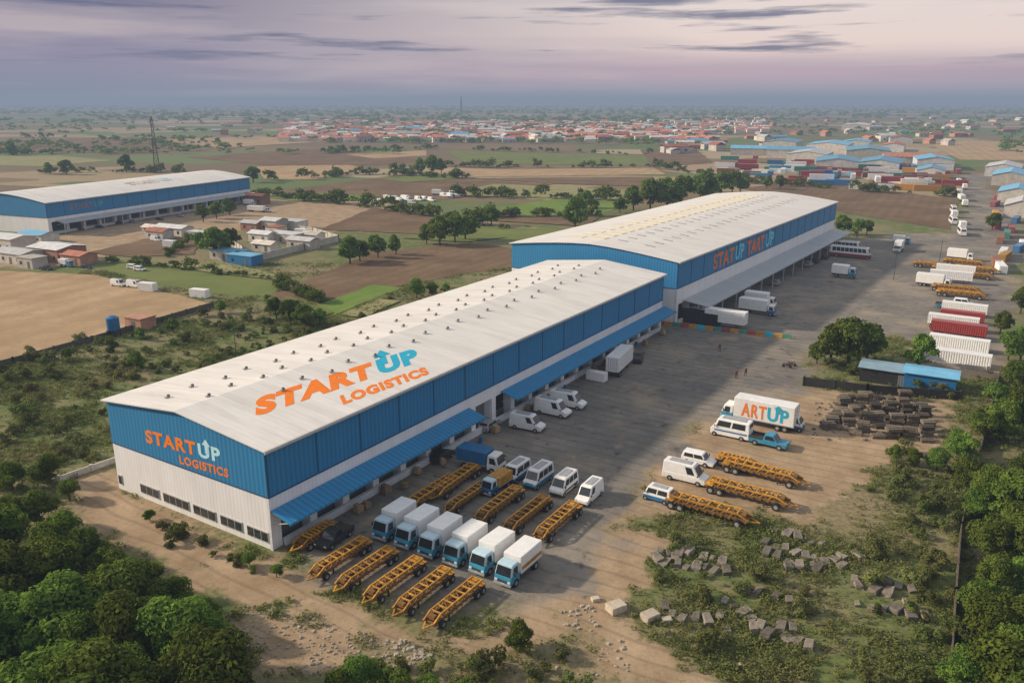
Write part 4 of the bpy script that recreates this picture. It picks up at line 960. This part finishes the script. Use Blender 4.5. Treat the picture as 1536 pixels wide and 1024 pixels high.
for x,y in ((357,560),(1340,420),(1408,400)):
    place([('post',MB().cyl((0,0,0),(0,0,8),.09,.06,8).mesh('post',['steel'])),('cross_arm',MB().beam((-.9,0,7.4),(.9,0,7.4),.08).mesh('cross_arm',['steel']))],G(x,y),.4,'utility_pole','slim utility pole beside the open ground','pole')
est=[(1175,222,55,32,7,'broof'),(1245,228,60,36,8,'broof'),(1215,242,50,30,7,'tinroof'),(1300,238,60,34,8,'broof'),(1255,254,50,28,7,'broof'),(1320,256,50,26,7,'broof'),(1365,246,40,22,6,'redroof'),(1398,252,40,24,7,'broof'),(1130,232,40,24,6,'broof'),(1340,226,45,20,6,'redroof'),(1285,194,90,40,8,'tinroof'),(1350,214,40,24,6,'redroof'),(1395,268,30,16,6,'broof'),(1185,236,40,26,7,'broof'),(1285,222,40,26,7,'broof'),(1515,275,40,18,6,'broof'),(1525,300,30,16,5,'broof'),(1530,322,24,12,5,'tinroof'),(1505,262,40,20,6,'tinroof')]
for x,y,L,W,h,rm in est: house(x,y,L,W,h,UA+random.choice([.1,.2,-1.3]) if x<1480 else UA,rm,random.choice(['wall','wall','tinroof','wall']),{'broof':'blue','tinroof':'grey','redroof':'red'}[rm]+' roofed industrial shed in the estate','industrial_shed',2.2,'shed',False)
cc=['cw','cr','cb','co','cw','cg','cr','co','cy','ct','cw']
for i in range(130):
    x=random.uniform(1075,1440); y=random.uniform(240,270)+(x-1075)*.055
    if x>1430 and y>285: continue
    k=random.choice(cc); p=G(x,y); p.z=random.choice([0,0,2.6])*1.0
    place(T[k],p,right+random.choice([0,.1,math.pi/2])+.2,'shipping_container','shipping container stacked in the industrial estate','container','containers in the industrial estate',1.15)
for i in range(10): place(T['cw'],G(1290+i*9,284-i*.2),right+.25,'shipping_container','white shipping container in estate row','container','containers in the industrial estate')
for i in range(16):
    x=1492+random.uniform(0,44); y=300+i*7+random.uniform(-3,3); place(T[random.choice(cc)],G(x,y),UA+random.uniform(-.2,.2),'shipping_container','shipping container beside the service road','container','containers beside the service road',.85)
hv=[]
for rm,wm in (('redroof','wall'),('redroof','brick'),('tinroof','wall'),('redroof','wall'),('redroof','brick'),('tinroof','wall'),('wall','wall'),('broof','wall')):
    L,W,h,rise=11,8,4.0,1.6; mb=MB().box(-L/2,L/2,-W/2,W/2,0,h)
    for s in (-1,1): mb.hexa([(-L/2-.4,s*(W/2+.4),h-.1),(L/2+.4,s*(W/2+.4),h-.1),(L/2+.4,0,h+rise),(-L/2-.4,0,h+rise),(-L/2-.4,s*(W/2+.4),h+.1),(L/2+.4,s*(W/2+.4),h+.1),(L/2+.4,0,h+rise+.2),(-L/2-.4,0,h+rise+.2)],1)
    mb.box(-L/2+2,-L/2+3.2,-W/2-.05,-W/2-.005,1,2.5,2); mb.box(1,2.3,-W/2-.05,-W/2-.005,0,2.2,2); mb.box(3.5,5,-W/2-.05,-W/2-.005,1,2.5,2)
    hv.append(mb.mesh('house',[wm,rm,'glass']))
def towns(n,x0,x1,y0,y1):
    for i in range(n):
        x=random.uniform(x0,x1); y=random.uniform(y0,y1); s=random.uniform(.7,1.4)
        single(random.choice(hv),G(x,y),random.choice([.2,.2+math.pi/2])+random.uniform(-.1,.1),'house','small distant house in the hazy town','house','houses of the distant town',(s*random.uniform(.8,1.9),s,s*random.uniform(.8,1.3)))
towns(210,480,1030,187,214); towns(40,1000,1536,178,206); towns(15,200,500,186,205); towns(15,1080,1440,200,222); towns(18,980,1080,208,232)
src=MB()
for i in range(800):
    x=random.uniform(420,1150); y=random.uniform(182,213) if x<1060 else random.uniform(178,200); p=G(x,y); s=random.uniform(4,8); h=random.uniform(3,5.5); k=random.choice([0,1,1,1,2])
    src.box(p.x-s,p.x+s,p.y-s*.6,p.y+s*.6,0,h,0); src.hexa([(p.x-s-.3,p.y-s*.6-.3,h+.01),(p.x+s+.3,p.y-s*.6-.3,h+.01),(p.x+s+.3,p.y+s*.6+.3,h+.01),(p.x-s-.3,p.y+s*.6+.3,h+.01),(p.x-s-.3,p.y-.1,h+1.4),(p.x+s+.3,p.y-.1,h+1.4),(p.x+s+.3,p.y+.1,h+1.4),(p.x-s-.3,p.y+.1,h+1.4)],k)
o=add('distant_town',src.mesh('distant_town',['wall','redroof','tinroof']),kind='stuff'); o['label']='hazy mass of small distant town houses'; o['category']='houses'
print('objects',len(bpy.data.objects))
